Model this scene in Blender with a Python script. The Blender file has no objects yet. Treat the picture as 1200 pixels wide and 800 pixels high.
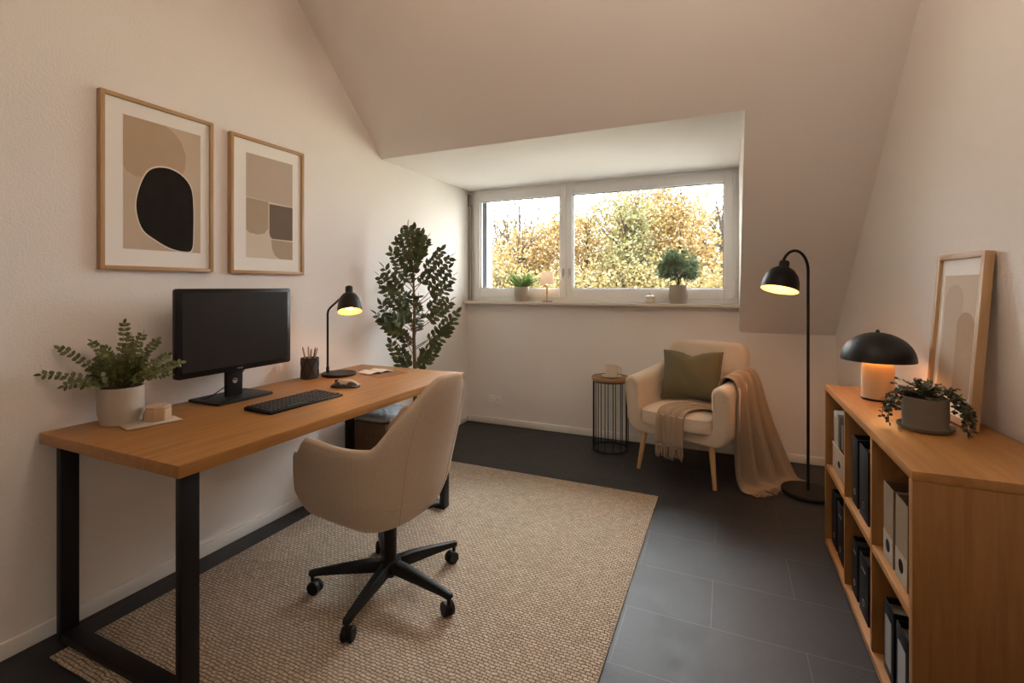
import bpy, bmesh, math, random
from mathutils import Vector, Matrix, Euler

C = bpy.context.scene.collection
PI = math.pi
R = math.radians
rnd = random.Random(7)

# ------------------------------------------------------------------ helpers
class MB:
    """collects shapes, links them as ONE mesh object"""
    def __init__(self):
        self.v = []; self.f = []; self.m = []; self.M = Matrix.Identity(4); self.mi = 0
    def at(self, loc=(0, 0, 0), rot=(0, 0, 0)):
        self.M = Matrix.Translation(loc) @ Euler(rot).to_matrix().to_4x4(); return self
    def mat(self, i):
        self.mi = i; return self
    def add(self, vs, fs):
        b = len(self.v)
        self.v += [self.M @ Vector(p) for p in vs]
        for f in fs:
            self.f.append([i + b for i in f]); self.m.append(self.mi)
        return b
    def box(self, x0, x1, y0, y1, z0, z1):
        vs = [(x, y, z) for x in (x0, x1) for y in (y0, y1) for z in (z0, z1)]
        self.add(vs, [(0, 1, 3, 2), (4, 6, 7, 5), (0, 4, 5, 1), (2, 3, 7, 6), (0, 2, 6, 4), (1, 5, 7, 3)])
        return self
    def prism(self, pts, z0, z1, axis='z'):
        n = len(pts)
        def P(a, b, h):
            return {'z': (a, b, h), 'y': (a, h, b), 'x': (h, a, b)}[axis]
        vs = [P(a, b, z0) for a, b in pts] + [P(a, b, z1) for a, b in pts]
        fs = [tuple(range(n))[::-1], tuple(range(n, 2 * n))]
        fs += [(i, (i + 1) % n, n + (i + 1) % n, n + i) for i in range(n)]
        self.add(vs, fs); return self
    def lathe(self, prof, n=32, c=(0, 0, 0)):
        vs = []; fs = []
        k = len(prof)
        for i in range(n):
            a = 2 * PI * i / n
            for r, z in prof:
                vs.append((c[0] + r * math.cos(a), c[1] + r * math.sin(a), c[2] + z))
        for i in range(n):
            j = (i + 1) % n
            for q in range(k - 1):
                fs.append((i * k + q, j * k + q, j * k + q + 1, i * k + q + 1))
        self.add(vs, fs); return self
    def tube(self, path, r, n=8, cap=True):
        path = [Vector(p) for p in path]
        rs = r if isinstance(r, (list, tuple)) else [r] * len(path)
        vs = []; fs = []
        up = Vector((0, 0, 1)); prev = None
        for i, p in enumerate(path):
            if i == 0: t = path[1] - p
            elif i == len(path) - 1: t = p - path[i - 1]
            else: t = (path[i + 1] - p).normalized() + (p - path[i - 1]).normalized()
            t = t.normalized() if t.length > 1e-9 else up
            if prev is None:
                a = Vector((1, 0, 0)) if abs(t.x) < .9 else Vector((0, 1, 0))
                s = t.cross(a).normalized()
            else:
                s = prev - t * prev.dot(t)
                s = s.normalized() if s.length > 1e-6 else t.orthogonal().normalized()
            prev = s; b = t.cross(s)
            for k in range(n):
                a = 2 * PI * k / n
                vs.append(p + (s * math.cos(a) + b * math.sin(a)) * rs[i])
        m = len(path)
        for i in range(m - 1):
            for k in range(n):
                q = (k + 1) % n
                fs.append((i * n + k, i * n + q, (i + 1) * n + q, (i + 1) * n + k))
        if cap:
            fs.append(tuple(range(n))[::-1]); fs.append(tuple(range((m - 1) * n, m * n)))
        self.add(vs, fs); return self
    def grid(self, fn, nu, nv, wrap=False):
        vs = [fn(i / (nu - 1), j / (nv - 1)) for i in range(nu) for j in range(nv)]
        fs = [(i * nv + j, (i + 1) * nv + j, (i + 1) * nv + j + 1, i * nv + j + 1)
              for i in range(nu - 1) for j in range(nv - 1)]
        self.add(vs, fs); return self
    def ball(self, c, r, n=14, sz=1.0):
        prof = [(max(1e-4, r * math.cos(a)), r * sz * math.sin(a)) for a in [(-PI / 2 + PI * i / n) for i in range(n + 1)]]
        self.lathe(prof, n * 2, c); return self
    def leaf(self, p, d, up, L, W, fold=.25, droop=.15):
        d = Vector(d).normalized(); up = Vector(up)
        s = d.cross(up)
        s = s.normalized() if s.length > 1e-4 else d.orthogonal().normalized()
        u = s.cross(d).normalized()
        p = Vector(p)
        def q(a, b, h): return p + d * (a * L) + s * (b * W) + u * (h * L)
        vs = [q(0, 0, 0), q(.3, -.42, fold * .2), q(.3, 0, 0), q(.3, .42, fold * .2), q(.65, -.42, fold * .15 - droop * .4), q(.65, 0, -droop * .4),
              q(.65, .42, fold * .15 - droop * .4), q(1, 0, -droop)]
        self.add(vs, [(0, 1, 2), (0, 2, 3), (1, 4, 5, 2), (2, 5, 6, 3), (4, 7, 5), (5, 7, 6)])
        return self
    def build(self, name, mats, parent=None, bevel=0, seg=2, bang=40, sharp=35, subsurf=0, solid=0, smooth=True, loc=None, rot=None, weld=False):
        me = bpy.data.meshes.new(name)
        bm = bmesh.new()
        vs = [bm.verts.new(p) for p in self.v]
        for f, mi in zip(self.f, self.m):
            if len(set(f)) < 3: continue
            try:
                fc = bm.faces.new([vs[i] for i in f]); fc.material_index = mi
            except ValueError:
                pass
        if weld: bmesh.ops.remove_doubles(bm, verts=bm.verts, dist=1e-5)
        bmesh.ops.recalc_face_normals(bm, faces=bm.faces)
        if bevel:
            es = [e for e in bm.edges if len(e.link_faces) == 2 and e.calc_face_angle(0) > R(bang)]
            bmesh.ops.bevel(bm, geom=es, offset=bevel, segments=seg, profile=.5, affect='EDGES', clamp_overlap=True)
        for f in bm.faces: f.smooth = smooth
        bm.to_mesh(me); bm.free()
        if smooth: me.set_sharp_from_angle(angle=R(sharp))
        o = bpy.data.objects.new(name, me); C.objects.link(o)
        for m in (mats if isinstance(mats, (list, tuple)) else [mats]): me.materials.append(m)
        if solid:
            md = o.modifiers.new('thick', 'SOLIDIFY'); md.thickness = solid; md.offset = -1
        if subsurf:
            md = o.modifiers.new('sub', 'SUBSURF'); md.levels = subsurf; md.render_levels = subsurf
        if parent: o.parent = parent
        if loc: o.location = loc
        if rot: o.rotation_euler = rot
        return o

def tag(o, label, cat, group=None, kind=None):
    o['label'] = label; o['category'] = cat
    if group: o['group'] = group
    if kind: o['kind'] = kind
    return o

def thing(name, label, cat, loc=(0, 0, 0), rot=(0, 0, 0), group=None, kind=None):
    o = bpy.data.objects.new(name, None); C.objects.link(o)
    o.location = loc; o.rotation_euler = rot; o.empty_display_size = .1
    return tag(o, label, cat, group, kind)

def copy_tree(o, parent=None):
    c = o.copy(); C.objects.link(c)
    if parent: c.parent = parent
    for ch in list(o.children): copy_tree(ch, c)
    return c

def rrect(w, h, r, n=6, cx=0, cy=0):
    pts = []
    for (sx, sy, a0) in ((1, 1, 0), (-1, 1, 90), (-1, -1, 180), (1, -1, 270)):
        for i in range(n + 1):
            a = R(a0 + 90 * i / n)
            pts.append((cx + sx * (w / 2 - r) + r * math.cos(a), cy + sy * (h / 2 - r) + r * math.sin(a)))
    return pts

def spline(pts, n):
    """Catmull-Rom through pts"""
    pts = [Vector(p) for p in pts]
    P = [pts[0] * 2 - pts[1]] + pts + [pts[-1] * 2 - pts[-2]]
    out = []
    m = len(pts) - 1
    for k in range(n):
        t = k / (n - 1) * m
        i = min(int(t), m - 1); f = t - i
        a, b, c, d = P[i:i + 4]
        out.append(.5 * ((2 * b) + (c - a) * f + (2 * a - 5 * b + 4 * c - d) * f * f + (3 * b - a - 3 * c + d) * f ** 3))
    return out

def ss(a, b, x):
    t = max(0, min(1, (x - a) / (b - a))); return t * t * (3 - 2 * t)

# ------------------------------------------------------------------ materials
def newmat(name):
    m = bpy.data.materials.new(name); m.use_nodes = True
    nt = m.node_tree; b = nt.nodes['Principled BSDF']
    return m, nt, b

def setin(b, **k):
    for n, v in k.items(): b.inputs[n.replace('_', ' ')].default_value = v

def plain(name, col, rough=.5, metal=0, spec=.5, bump=0, bscale=200, var=0, vscale=20, sheen=0):
    m, nt, b = newmat(name)
    setin(b, Base_Color=(*col, 1), Roughness=rough, Metallic=metal)
    b.inputs['Specular IOR Level'].default_value = spec
    if sheen: b.inputs['Sheen Weight'].default_value = sheen
    tc = nt.nodes.new('ShaderNodeTexCoord')
    if bump:
        n = nt.nodes.new('ShaderNodeTexNoise'); n.inputs['Scale'].default_value = bscale; n.inputs['Detail'].default_value = 3
        nt.links.new(tc.outputs['Object'], n.inputs['Vector'])
        bp = nt.nodes.new('ShaderNodeBump'); bp.inputs['Strength'].default_value = bump; bp.inputs['Distance'].default_value = .004
        nt.links.new(n.outputs['Fac'], bp.inputs['Height']); nt.links.new(bp.outputs['Normal'], b.inputs['Normal'])
    if var:
        n = nt.nodes.new('ShaderNodeTexNoise'); n.inputs['Scale'].default_value = vscale; n.inputs['Detail'].default_value = 4
        nt.links.new(tc.outputs['Object'], n.inputs['Vector'])
        mx = nt.nodes.new('ShaderNodeMix'); mx.data_type = 'RGBA'
        mx.inputs[6].default_value = (*[c * (1 - var) for c in col], 1); mx.inputs[7].default_value = (*[min(1, c * (1 + var)) for c in col], 1)
        nt.links.new(n.outputs['Fac'], mx.inputs[0]); nt.links.new(mx.outputs[2], b.inputs['Base Color'])
    return m

def emis(name, col, strength):
    m, nt, b = newmat(name)
    setin(b, Base_Color=(*col, 1)); b.inputs['Emission Color'].default_value = (*col, 1); b.inputs['Emission Strength'].default_value = strength
    return m

def wood(name, c1, c2, axis='y', scale=1.0, rough=.45):
    m, nt, b = newmat(name); L = nt.links
    tc = nt.nodes.new('ShaderNodeTexCoord'); mp = nt.nodes.new('ShaderNodeMapping')
    s = [22 * scale] * 3; s['xyz'.index(axis)] = 1.3 * scale
    mp.inputs['Scale'].default_value = s
    L.new(tc.outputs['Object'], mp.inputs['Vector'])
    n = nt.nodes.new('ShaderNodeTexNoise'); n.inputs['Scale'].default_value = 1.6; n.inputs['Detail'].default_value = 6; n.inputs['Roughness'].default_value = .65
    n.inputs['Distortion'].default_value = .6
    L.new(mp.outputs['Vector'], n.inputs['Vector'])
    cr = nt.nodes.new('ShaderNodeValToRGB')
    cr.color_ramp.elements[0].position = .32; cr.color_ramp.elements[0].color = (*c2, 1)
    cr.color_ramp.elements[1].position = .66; cr.color_ramp.elements[1].color = (*c1, 1)
    L.new(n.outputs['Fac'], cr.inputs['Fac']); L.new(cr.outputs['Color'], b.inputs['Base Color'])
    bp = nt.nodes.new('ShaderNodeBump'); bp.inputs['Strength'].default_value = .12; bp.inputs['Distance'].default_value = .002
    L.new(n.outputs['Fac'], bp.inputs['Height']); L.new(bp.outputs['Normal'], b.inputs['Normal'])
    b.inputs['Roughness'].default_value = rough
    return m

def fabric(name, col, bump=.35, scale=260, var=.10, sheen=.15):
    return plain(name, col, rough=.95, spec=.15, bump=bump, bscale=scale, var=var, vscale=90, sheen=sheen)

def leafmat(name, c1, c2, rough=.45, trans=.0, scale=14):
    m, nt, b = newmat(name); L = nt.links
    tc = nt.nodes.new('ShaderNodeTexCoord'); n = nt.nodes.new('ShaderNodeTexNoise'); n.inputs['Scale'].default_value = scale; n.inputs['Detail'].default_value = 3
    L.new(tc.outputs['Object'], n.inputs['Vector'])
    cr = nt.nodes.new('ShaderNodeValToRGB'); cr.color_ramp.elements[0].position = .36; cr.color_ramp.elements[1].position = .64
    cr.color_ramp.elements[0].color = (*c1, 1); cr.color_ramp.elements[1].color = (*c2, 1)
    L.new(n.outputs['Fac'], cr.inputs['Fac']); L.new(cr.outputs['Color'], b.inputs['Base Color'])
    b.inputs['Roughness'].default_value = rough
    if trans:
        t = nt.nodes.new('ShaderNodeBsdfTranslucent'); L.new(cr.outputs['Color'], t.inputs['Color'])
        mx = nt.nodes.new('ShaderNodeMixShader'); mx.inputs[0].default_value = trans
        out = nt.nodes['Material Output']
        L.new(b.outputs[0], mx.inputs[1]); L.new(t.outputs[0], mx.inputs[2]); L.new(mx.outputs[0], out.inputs[0])
    return m

def walls_mat(name, col, bump=.4):
    m, nt, b = newmat(name); L = nt.links
    tc = nt.nodes.new('ShaderNodeTexCoord')
    n = nt.nodes.new('ShaderNodeTexNoise'); n.inputs['Scale'].default_value = 120; n.inputs['Detail'].default_value = 5; n.inputs['Roughness'].default_value = .6
    L.new(tc.outputs['Object'], n.inputs['Vector'])
    bp = nt.nodes.new('ShaderNodeBump'); bp.inputs['Strength'].default_value = bump; bp.inputs['Distance'].default_value = .006
    L.new(n.outputs['Fac'], bp.inputs['Height']); L.new(bp.outputs['Normal'], b.inputs['Normal'])
    setin(b, Base_Color=(*col, 1), Roughness=.92); b.inputs['Specular IOR Level'].default_value = .2
    return m

def floor_mat():
    m, nt, b = newmat('slate_tiles'); L = nt.links
    tc = nt.nodes.new('ShaderNodeTexCoord'); mp = nt.nodes.new('ShaderNodeMapping')
    mp.inputs['Location'].default_value = (-.26 + 6.3, -.037 + 3.25, 0)
    L.new(tc.outputs['Object'], mp.inputs['Vector'])
    br = nt.nodes.new('ShaderNodeTexBrick'); br.inputs['Scale'].default_value = 1
    br.inputs['Brick Width'].default_value = .63; br.inputs['Row Height'].default_value = .325; br.inputs['Mortar Size'].default_value = .0017
    br.inputs['Mortar Smooth'].default_value = .1; br.offset = .5; br.inputs['Bias'].default_value = 0
    br.inputs['Color1'].default_value = (.0185, .0188, .0225, 1); br.inputs['Color2'].default_value = (.0225, .0228, .0265, 1); br.inputs['Mortar'].default_value = (.075, .073, .072, 1)
    L.new(mp.outputs['Vector'], br.inputs['Vector'])
    n = nt.nodes.new('ShaderNodeTexNoise'); n.inputs['Scale'].default_value = 7; n.inputs['Detail'].default_value = 10; n.inputs['Roughness'].default_value = .75
    L.new(tc.outputs['Object'], n.inputs['Vector'])
    mx = nt.nodes.new('ShaderNodeMix'); mx.data_type = 'RGBA'; mx.blend_type = 'MULTIPLY'; mx.inputs[0].default_value = .9
    cr = nt.nodes.new('ShaderNodeValToRGB'); cr.color_ramp.elements[0].color = (.5, .5, .5, 1); cr.color_ramp.elements[1].color = (1.35, 1.35, 1.35, 1)
    L.new(n.outputs['Fac'], cr.inputs['Fac']); L.new(br.outputs['Color'], mx.inputs[6]); L.new(cr.outputs['Color'], mx.inputs[7]); L.new(mx.outputs[2], b.inputs['Base Color'])
    rr = nt.nodes.new('ShaderNodeMapRange'); rr.inputs[3].default_value = .36; rr.inputs[4].default_value = .66
    L.new(n.outputs['Fac'], rr.inputs[0]); L.new(rr.outputs[0], b.inputs['Roughness'])
    n2 = nt.nodes.new('ShaderNodeTexNoise'); n2.inputs['Scale'].default_value = 45; n2.inputs['Detail'].default_value = 6
    L.new(tc.outputs['Object'], n2.inputs['Vector'])
    bp = nt.nodes.new('ShaderNodeBump'); bp.inputs['Strength'].default_value = .25; bp.inputs['Distance'].default_value = .003
    L.new(n2.outputs['Fac'], bp.inputs['Height']); L.new(bp.outputs['Normal'], b.inputs['Normal'])
    return m

def rug_mat():
    m, nt, b = newmat('jute_weave'); L = nt.links
    tc = nt.nodes.new('ShaderNodeTexCoord')
    br = nt.nodes.new('ShaderNodeTexBrick'); br.inputs['Scale'].default_value = 1
    br.inputs['Brick Width'].default_value = .024; br.inputs['Row Height'].default_value = .0125; br.inputs['Mortar Size'].default_value = .0024
    br.inputs['Mortar Smooth'].default_value = 1; br.offset = .5
    br.inputs['Color1'].default_value = (.68, .585, .47, 1); br.inputs['Color2'].default_value = (.55, .455, .35, 1); br.inputs['Mortar'].default_value = (.17, .115, .07, 1)
    nd = nt.nodes.new('ShaderNodeTexNoise'); nd.inputs['Scale'].default_value = 18; nd.inputs['Detail'].default_value = 3
    L.new(tc.outputs['Object'], nd.inputs['Vector'])
    sc = nt.nodes.new('ShaderNodeVectorMath'); sc.operation = 'SCALE'; sc.inputs['Scale'].default_value = .020
    L.new(nd.outputs['Color'], sc.inputs[0])
    ad = nt.nodes.new('ShaderNodeVectorMath'); L.new(tc.outputs['Object'], ad.inputs[0]); L.new(sc.outputs[0], ad.inputs[1])
    L.new(ad.outputs[0], br.inputs['Vector'])
    n = nt.nodes.new('ShaderNodeTexNoise'); n.inputs['Scale'].default_value = 130; n.inputs['Detail'].default_value = 4
    L.new(tc.outputs['Object'], n.inputs['Vector'])
    mx = nt.nodes.new('ShaderNodeMix'); mx.data_type = 'RGBA'; mx.blend_type = 'MULTIPLY'; mx.inputs[0].default_value = .55
    cr = nt.nodes.new('ShaderNodeValToRGB'); cr.color_ramp.elements[0].position = .3; cr.color_ramp.elements[1].position = .7
    cr.color_ramp.elements[0].color = (.5, .48, .45, 1); cr.color_ramp.elements[1].color = (1.3, 1.3, 1.3, 1)
    L.new(n.outputs['Fac'], cr.inputs['Fac']); L.new(br.outputs['Color'], mx.inputs[6]); L.new(cr.outputs['Color'], mx.inputs[7]); L.new(mx.outputs[2], b.inputs['Base Color'])
    sub = nt.nodes.new('ShaderNodeMath'); sub.operation = 'MULTIPLY_ADD'; sub.inputs[1].default_value = -1; sub.inputs[2].default_value = 1
    L.new(br.outputs['Fac'], sub.inputs[0])
    bp = nt.nodes.new('ShaderNodeBump'); bp.inputs['Strength'].default_value = .9; bp.inputs['Distance'].default_value = .006
    L.new(sub.outputs[0], bp.inputs['Height']); L.new(bp.outputs['Normal'], b.inputs['Normal'])
    b.inputs['Roughness'].default_value = .95; b.inputs['Specular IOR Level'].default_value = .15
    return m

def glass_mat():
    m = bpy.data.materials.new('window_glass'); m.use_nodes = True; nt = m.node_tree; nt.nodes.clear(); L = nt.links
    out = nt.nodes.new('ShaderNodeOutputMaterial'); t = nt.nodes.new('ShaderNodeBsdfTransparent'); t.inputs[0].default_value = (.97, .98, .97, 1)
    g = nt.nodes.new('ShaderNodeBsdfGlossy'); g.inputs['Roughness'].default_value = .01
    fr = nt.nodes.new('ShaderNodeFresnel'); fr.inputs[0].default_value = 1.3
    mx = nt.nodes.new('ShaderNodeMixShader'); L.new(fr.outputs[0], mx.inputs[0]); L.new(t.outputs[0], mx.inputs[1]); L.new(g.outputs[0], mx.inputs[2]); L.new(mx.outputs[0], out.inputs[0])
    return m

WALL = walls_mat('white_plaster', (.84, .795, .755))
WALLS = walls_mat('smooth_white_plaster', (.84, .795, .755), .15)
FLOOR = floor_mat(); RUG = rug_mat(); GLASS = glass_mat()
SKIRT = plain('white_skirting', (.84, .81, .77), .45)
PVC = plain('white_pvc', (.86, .85, .835), .35)
SEAL = plain('dark_seal', (.05, .055, .06), .6)
SILL = plain('pale_sill', (.66, .58, .49), .5, var=.06)
OAK = wood('oak_along_y', (.41, .190, .050), (.30, .128, .029), 'y')
OAKX = wood('oak_along_x', (.41, .190, .050), (.30, .128, .029), 'x')
OAKZ = wood('oak_along_z', (.33, .15, .040), (.24, .10, .023), 'z')
FRAMEW = wood('pale_oak_frame', (.50, .31, .15), (.40, .24, .11), 'z', 1.5)
FRAMEH = wood('pale_oak_frame_rail', (.50, .31, .15), (.40, .24, .11), 'y', 1.5)
LEGW = wood('beech_leg', (.58, .36, .17), (.48, .28, .12), 'z', 2)
BLACK = plain('black_metal', (.006, .006, .0065), .5, spec=.3)
BLACKM = plain('matt_black_metal', (.012, .011, .010), .5, spec=.35)
PLASTIC = plain('black_plastic', (.014, .014, .015), .5, bump=.1, bscale=500)
SCREEN = plain('dark_screen', (.012, .012, .013), .3, spec=.35)
GLOSSB = plain('gloss_black_plastic', (.007, .007, .0075), .3, spec=.25)
TASKF = fabric('beige_upholstery', (.53, .42, .315), .3, 420)
ARMF = fabric('cream_upholstery', (.66, .55, .43), .35, 300)
GREENF = fabric('olive_fabric', (.14, .125, .068), .3, 350)
THROWF = fabric('taupe_wool', (.34, .265, .19), .6, 220)
GREYF = fabric('blue_grey_fabric', (.30, .33, .37), .8, 60, var=.3)
BROWN = wood('dark_brown_wood', (.16, .095, .05), (.11, .06, .03), 'z')
POTC = plain('stone_pot', (.39, .335, .275), .8, bump=.2, bscale=120, var=.08, vscale=30)
POTG = plain('grey_clay_pot', (.155, .13, .098), .85, bump=.25, bscale=90, var=.12, vscale=30)
SOIL = plain('soil', (.03, .02, .014), .95, bump=.8, bscale=80)
CERAM = plain('cream_ceramic', (.70, .61, .50), .4)
CERAMM = plain('matt_cream_ceramic', (.60, .46, .29), .75)
INNER = plain('cream_shade_inside', (.62, .47, .28), .6)
WHITE = plain('white_paper', (.78, .75, .70), .8)
CARD = plain('pale_card', (.30, .24, .175), .9)
HOLE = plain('dark_hole', (.012, .010, .008), .95, spec=.05)
MATW = plain('white_mat_board', (.85, .82, .77), .8)
KRAFT = plain('kraft_card', (.20, .13, .07), .9, bump=.3, bscale=300, var=.15, vscale=200)
KRAFTL = plain('light_kraft', (.32, .24, .16), .9, bump=.2, bscale=300, var=.1, vscale=150)
BINDER = plain('black_binder', (.007, .0075, .0085), .6, spec=.2, bump=.15, bscale=300)
STEEL = plain('steel', (.55, .54, .52), .3, metal=1)
LABELG = plain('grey_label', (.27, .26, .25), .9)
LEAF_D = leafmat('dark_green_leaf', (.03, .05, .014), (.075, .10, .025), .4)
LEAF_M = leafmat('mid_green_leaf', (.065, .085, .02), (.15, .165, .045), .5, scale=30)
LEAF_G = leafmat('fresh_green_leaf', (.12, .20, .05), (.21, .30, .09), .45, .3, scale=30)
LEAF_B = leafmat('blue_green_leaf', (.10, .14, .08), (.19, .25, .14), .5, .3, scale=30)
LEAF_T = leafmat('dusky_green_leaf', (.035, .045, .022), (.07, .075, .04), .5, scale=40)
STEMC = plain('brown_stem', (.10, .07, .03), .8)
STEMG = plain('green_stem', (.08, .09, .03), .7)
WARM = (1.0, .48, .18)
# ------------------------------------------------------------------ ROOM
XL, YF = -2.31, 4.12
def xr(y, z): return .87 - .070 * (y - 2.06) - .050 * (z - .8)
def zs(y): return 5.068 - y          # the sloping ceiling
YB, ZT = -1.7, 3.1
XD = .089                             # dormer cheek
YW = 4.17                             # face of the window
ZD = 2.235
def struct(name, mb, m, label, cat, **k):
    return tag(mb.build(name, m, None, **k), label, cat, None, 'structure')

b = MB(); b.box(-3.0, 1.6, YB - .3, 4.6, -.12, 0)
struct('floor', b, FLOOR, 'dark slate tiled floor in running bond', 'floor')
b = MB()
b.prism([(YB - .2, 0), (YW + .05, 0), (YW + .05, ZD), (YF - 1.287, ZD), (5.068 - ZT, ZT), (YB - .2, ZT)], XL - .2, XL, 'x')
struct('wall_left', b, WALL, 'white plastered wall behind the desk with two framed prints', 'wall')
# far wall: knee wall right of the dormer, parapet below the window
b = MB(); b.box(XL, XD, YF, YF + .35, 0, 1.14)
struct('wall_far', b, WALLS, 'white plastered wall below the window', 'wall')
b = MB(); b.box(XD, 1.2, YF, YF + .35, 0, .96)
b.box(XD, XD + .12, YF, YF + .35, .96, 2.3)
struct('wall_knee', b, WALLS, 'low white knee wall behind the armchair', 'wall')
# sloping ceiling right of the dormer
def slab(x0, x1f, ya, yb):
    bb = MB()
    za, zb = zs(ya), zs(yb)
    t = .14
    x1a, x1b = x1f(ya, za), x1f(yb, zb)
    vs = [(x0, ya, za), (x1a, ya, za), (x1b, yb, zb), (x0, yb, zb), (x0, ya + t, za + t), (x1a + .1, ya + t, za + t), (x1b + .1, yb + t, zb + t), (x0, yb + t, zb + t)]
    bb.add(vs, [(0, 1, 2, 3), (4, 7, 6, 5), (0, 4, 5, 1), (1, 5, 6, 2), (2, 6, 7, 3), (3, 7, 4, 0)])
    return bb
yd = 5.068 - ZD; yt = 5.068 - ZT; yk = YF
bb = slab(XD + .012, lambda y, z: xr(y, z) + .05, yd, yk + .02)
b2 = slab(XL - .01, lambda y, z: xr(y, z) + .05, yt, yd)
bb.add(b2.v, b2.f)
struct('ceiling', bb, WALLS, 'sloping white attic ceiling around the dormer', 'ceiling')
b = MB(); b.box(XL - .1, 1.4, YB - .2, yt, ZT, ZT + .12)
struct('ceiling_flat', b, WALLS, 'flat white top of the attic ceiling', 'ceiling')
b = MB(); b.box(XL - .05, XD + .12, yd, YF + .35, ZD, ZD + .12)
struct('ceiling_dormer', b, WALLS, 'flat white ceiling of the window dormer', 'ceiling')
# dormer cheek (triangular side)
b = MB(); b.prism([(yd, ZD), (YF, ZD), (YF, .955)], XD, XD + .012, 'x')
struct('wall_dormer', b, WALLS, 'narrow white cheek wall on the right of the dormer', 'wall')
b = MB()
vs = []
for (y, z) in ((YB - .2, 0), (YF + .1, 0), (YF + .1, .97), (yt, ZT + .02), (YB - .2, ZT + .02)):
    vs.append((xr(y, z), y, z))
vs2 = [(x + .2, y, z) for x, y, z in vs]
n = 5
b.add(vs + vs2, [tuple(range(n)), tuple(range(n, 2 * n))[::-1]] + [(i, n + i, n + (i + 1) % n, (i + 1) % n) for i in range(n)])
struct('wall_right', b, WALL, 'white plastered wall behind the low bookcase', 'wall')
b = MB(); b.box(XL - .1, 1.4, YB - .15, YB, 0, ZT)
struct('wall_back', b, WALLS, 'plain white wall behind the camera', 'wall')
# skirting
def skirt(name, mb, label): struct(name, mb, SKIRT, label, 'baseboard', bevel=.004)
b = MB(); b.box(XL, XL + .014, YB, YF, 0, .06); skirt('baseboard_left', b, 'low white skirting along the desk wall')
b = MB(); b.box(XL + .014, .735, YF - .014, YF, 0, .06); skirt('baseboard_far', b, 'low white skirting along the window wall')

# ------------------------------------------------------------------ WINDOW
w = thing('window_1', 'wide white double window in the dormer looking onto autumn trees', 'window', (0, 0, 0), kind='structure')
xl, xj, xe = -2.288, -1.317, .075
zb, zt = 1.165, ZD
b = MB()
y0, y1 = YW, YW + .07
b.box(xl, xe, y0, y1, zb, zb + .05); b.box(xl, xe, y0, y1, zt - .035, zt)
b.box(xl, xl + .03, y0, y1, zb + .05, zt - .035); b.box(xe - .035, xe, y0, y1, zb + .05, zt - .035)
b.box(XL, xl, y0, y1, zb, zt); b.box(xe, XD + .02, y0, y1, zb, zt)
b.build('window_frame', PVC, w, bevel=.004)
def sash(x0, x1, gx0, gx1, gz0, gz1):
    b = MB(); ya, yb_ = YW - .012, YW + .05
    z0, z1 = zb + .035, zt - .028
    b.box(x0, gx0, ya, yb_, z0, z1); b.box(gx1, x1, ya, yb_, z0, z1); b.box(gx0, gx1, ya, yb_, z0, gz0); b.box(gx0, gx1, ya, yb_, gz1, z1)
    s = b.build('sash', PVC, w, bevel=.005)
    b = MB(); t = .007
    b.box(gx0, gx0 + t, YW + .008, YW + .03, gz0, gz1); b.box(gx1 - t, gx1, YW + .008, YW + .03, gz0, gz1)
    b.box(gx0, gx1, YW + .008, YW + .03, gz0, gz0 + t); b.box(gx0, gx1, YW + .008, YW + .03, gz1 - t, gz1)
    b.build('glazing_seal', plain('grey_seal', (.35, .36, .37), .6), s)
    b = MB(); b.box(gx0, gx1, YW + .016, YW + .022, gz0, gz1); b.build('pane', GLASS, s, smooth=False)
sash(-2.262, -1.320, -2.193, -1.382, 1.287, 2.128)
sash(-1.314, .045, -1.261, -.021, 1.287, 2.128)
for x in (-1.345, -1.288):
    b = MB(); b.box(x - .011, x + .011, YW - .020, YW - .012, 1.40, 1.465); b.tube([(x, YW - .02, 1.45), (x, YW - .04, 1.45), (x, YW - .042, 1.375)], .006)
    b.build('window_handle', STEEL, w, bevel=.002)
for z in (2.05, 1.30, 1.235):
    b = MB(); b.tube([(.05, YW - .018, z - .035), (.05, YW - .018, z + .035)], .009, 10); b.box(.035, .05, YW - .016, YW - .008, z - .03, z + .03)
    b.build('hinge', PVC, w)
b = MB(); b.box(XL, XD, 4.03, YW + .01, 1.14, 1.165); b.build('window_sill', SILL, w, bevel=.004)
b = MB(); b.tube([(-2.297, YW - .04, 1.166), (-2.297, YW - .04, 2.16)], .008, 8); b.tube([(-2.277, YW - .025, 1.166), (-2.277, YW - .025, 2.1)], .006, 8)
b.box(-2.306, -2.286, YW - .055, YW - .022, 2.08, 2.2)
b.build('shutter_strap', plain('strap_grey', (.35, .31, .27), .6), w)
b = MB(); b.box(-2.30, -2.226, 4.36, 4.42, 1.15, 2.3); b.build('shutter_rail', plain('anthracite_rail', (.010, .011, .013), .6, spec=.2), w)
b = MB(); b.box(-2.226, -2.192, 4.37, 4.42, 1.15, 2.3); b.build('outer_reveal', PVC, w)

# wall socket
s = thing('wall_socket', 'small white double power socket low on the window wall', 'socket', (-2.01, YF, .229))
b = MB(); b.prism(rrect(.135, .085, .008), -.010, 0, 'y'); b.build('cover_plate', PVC, s, bevel=.003)
for x in (-.031, .031):
    b = MB(); b.at((x, -.0102, 0), (R(90), 0, 0)).lathe([(.0001, .001), (.021, .001), (.023, .003), (.024, 0)], 20); o = b.build('socket_face', PVC, s)
    b = MB()
    for q in (-.009, .009): b.at((x + q, -.0125, 0), (R(90), 0, 0)).lathe([(.0001, 0), (.003, 0), (.003, .001), (.0001, .001)], 8)
    b.build('socket_hole', SEAL, o)

# ------------------------------------------------------------------ RUG
b = MB(); b.box(-2.16, -.385, .88, 3.085, .0005, .010)
tag(b.build('jute_rug', RUG, None, bevel=.004), 'large woven jute rug lying under the desk and office chair', 'rug')

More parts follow.
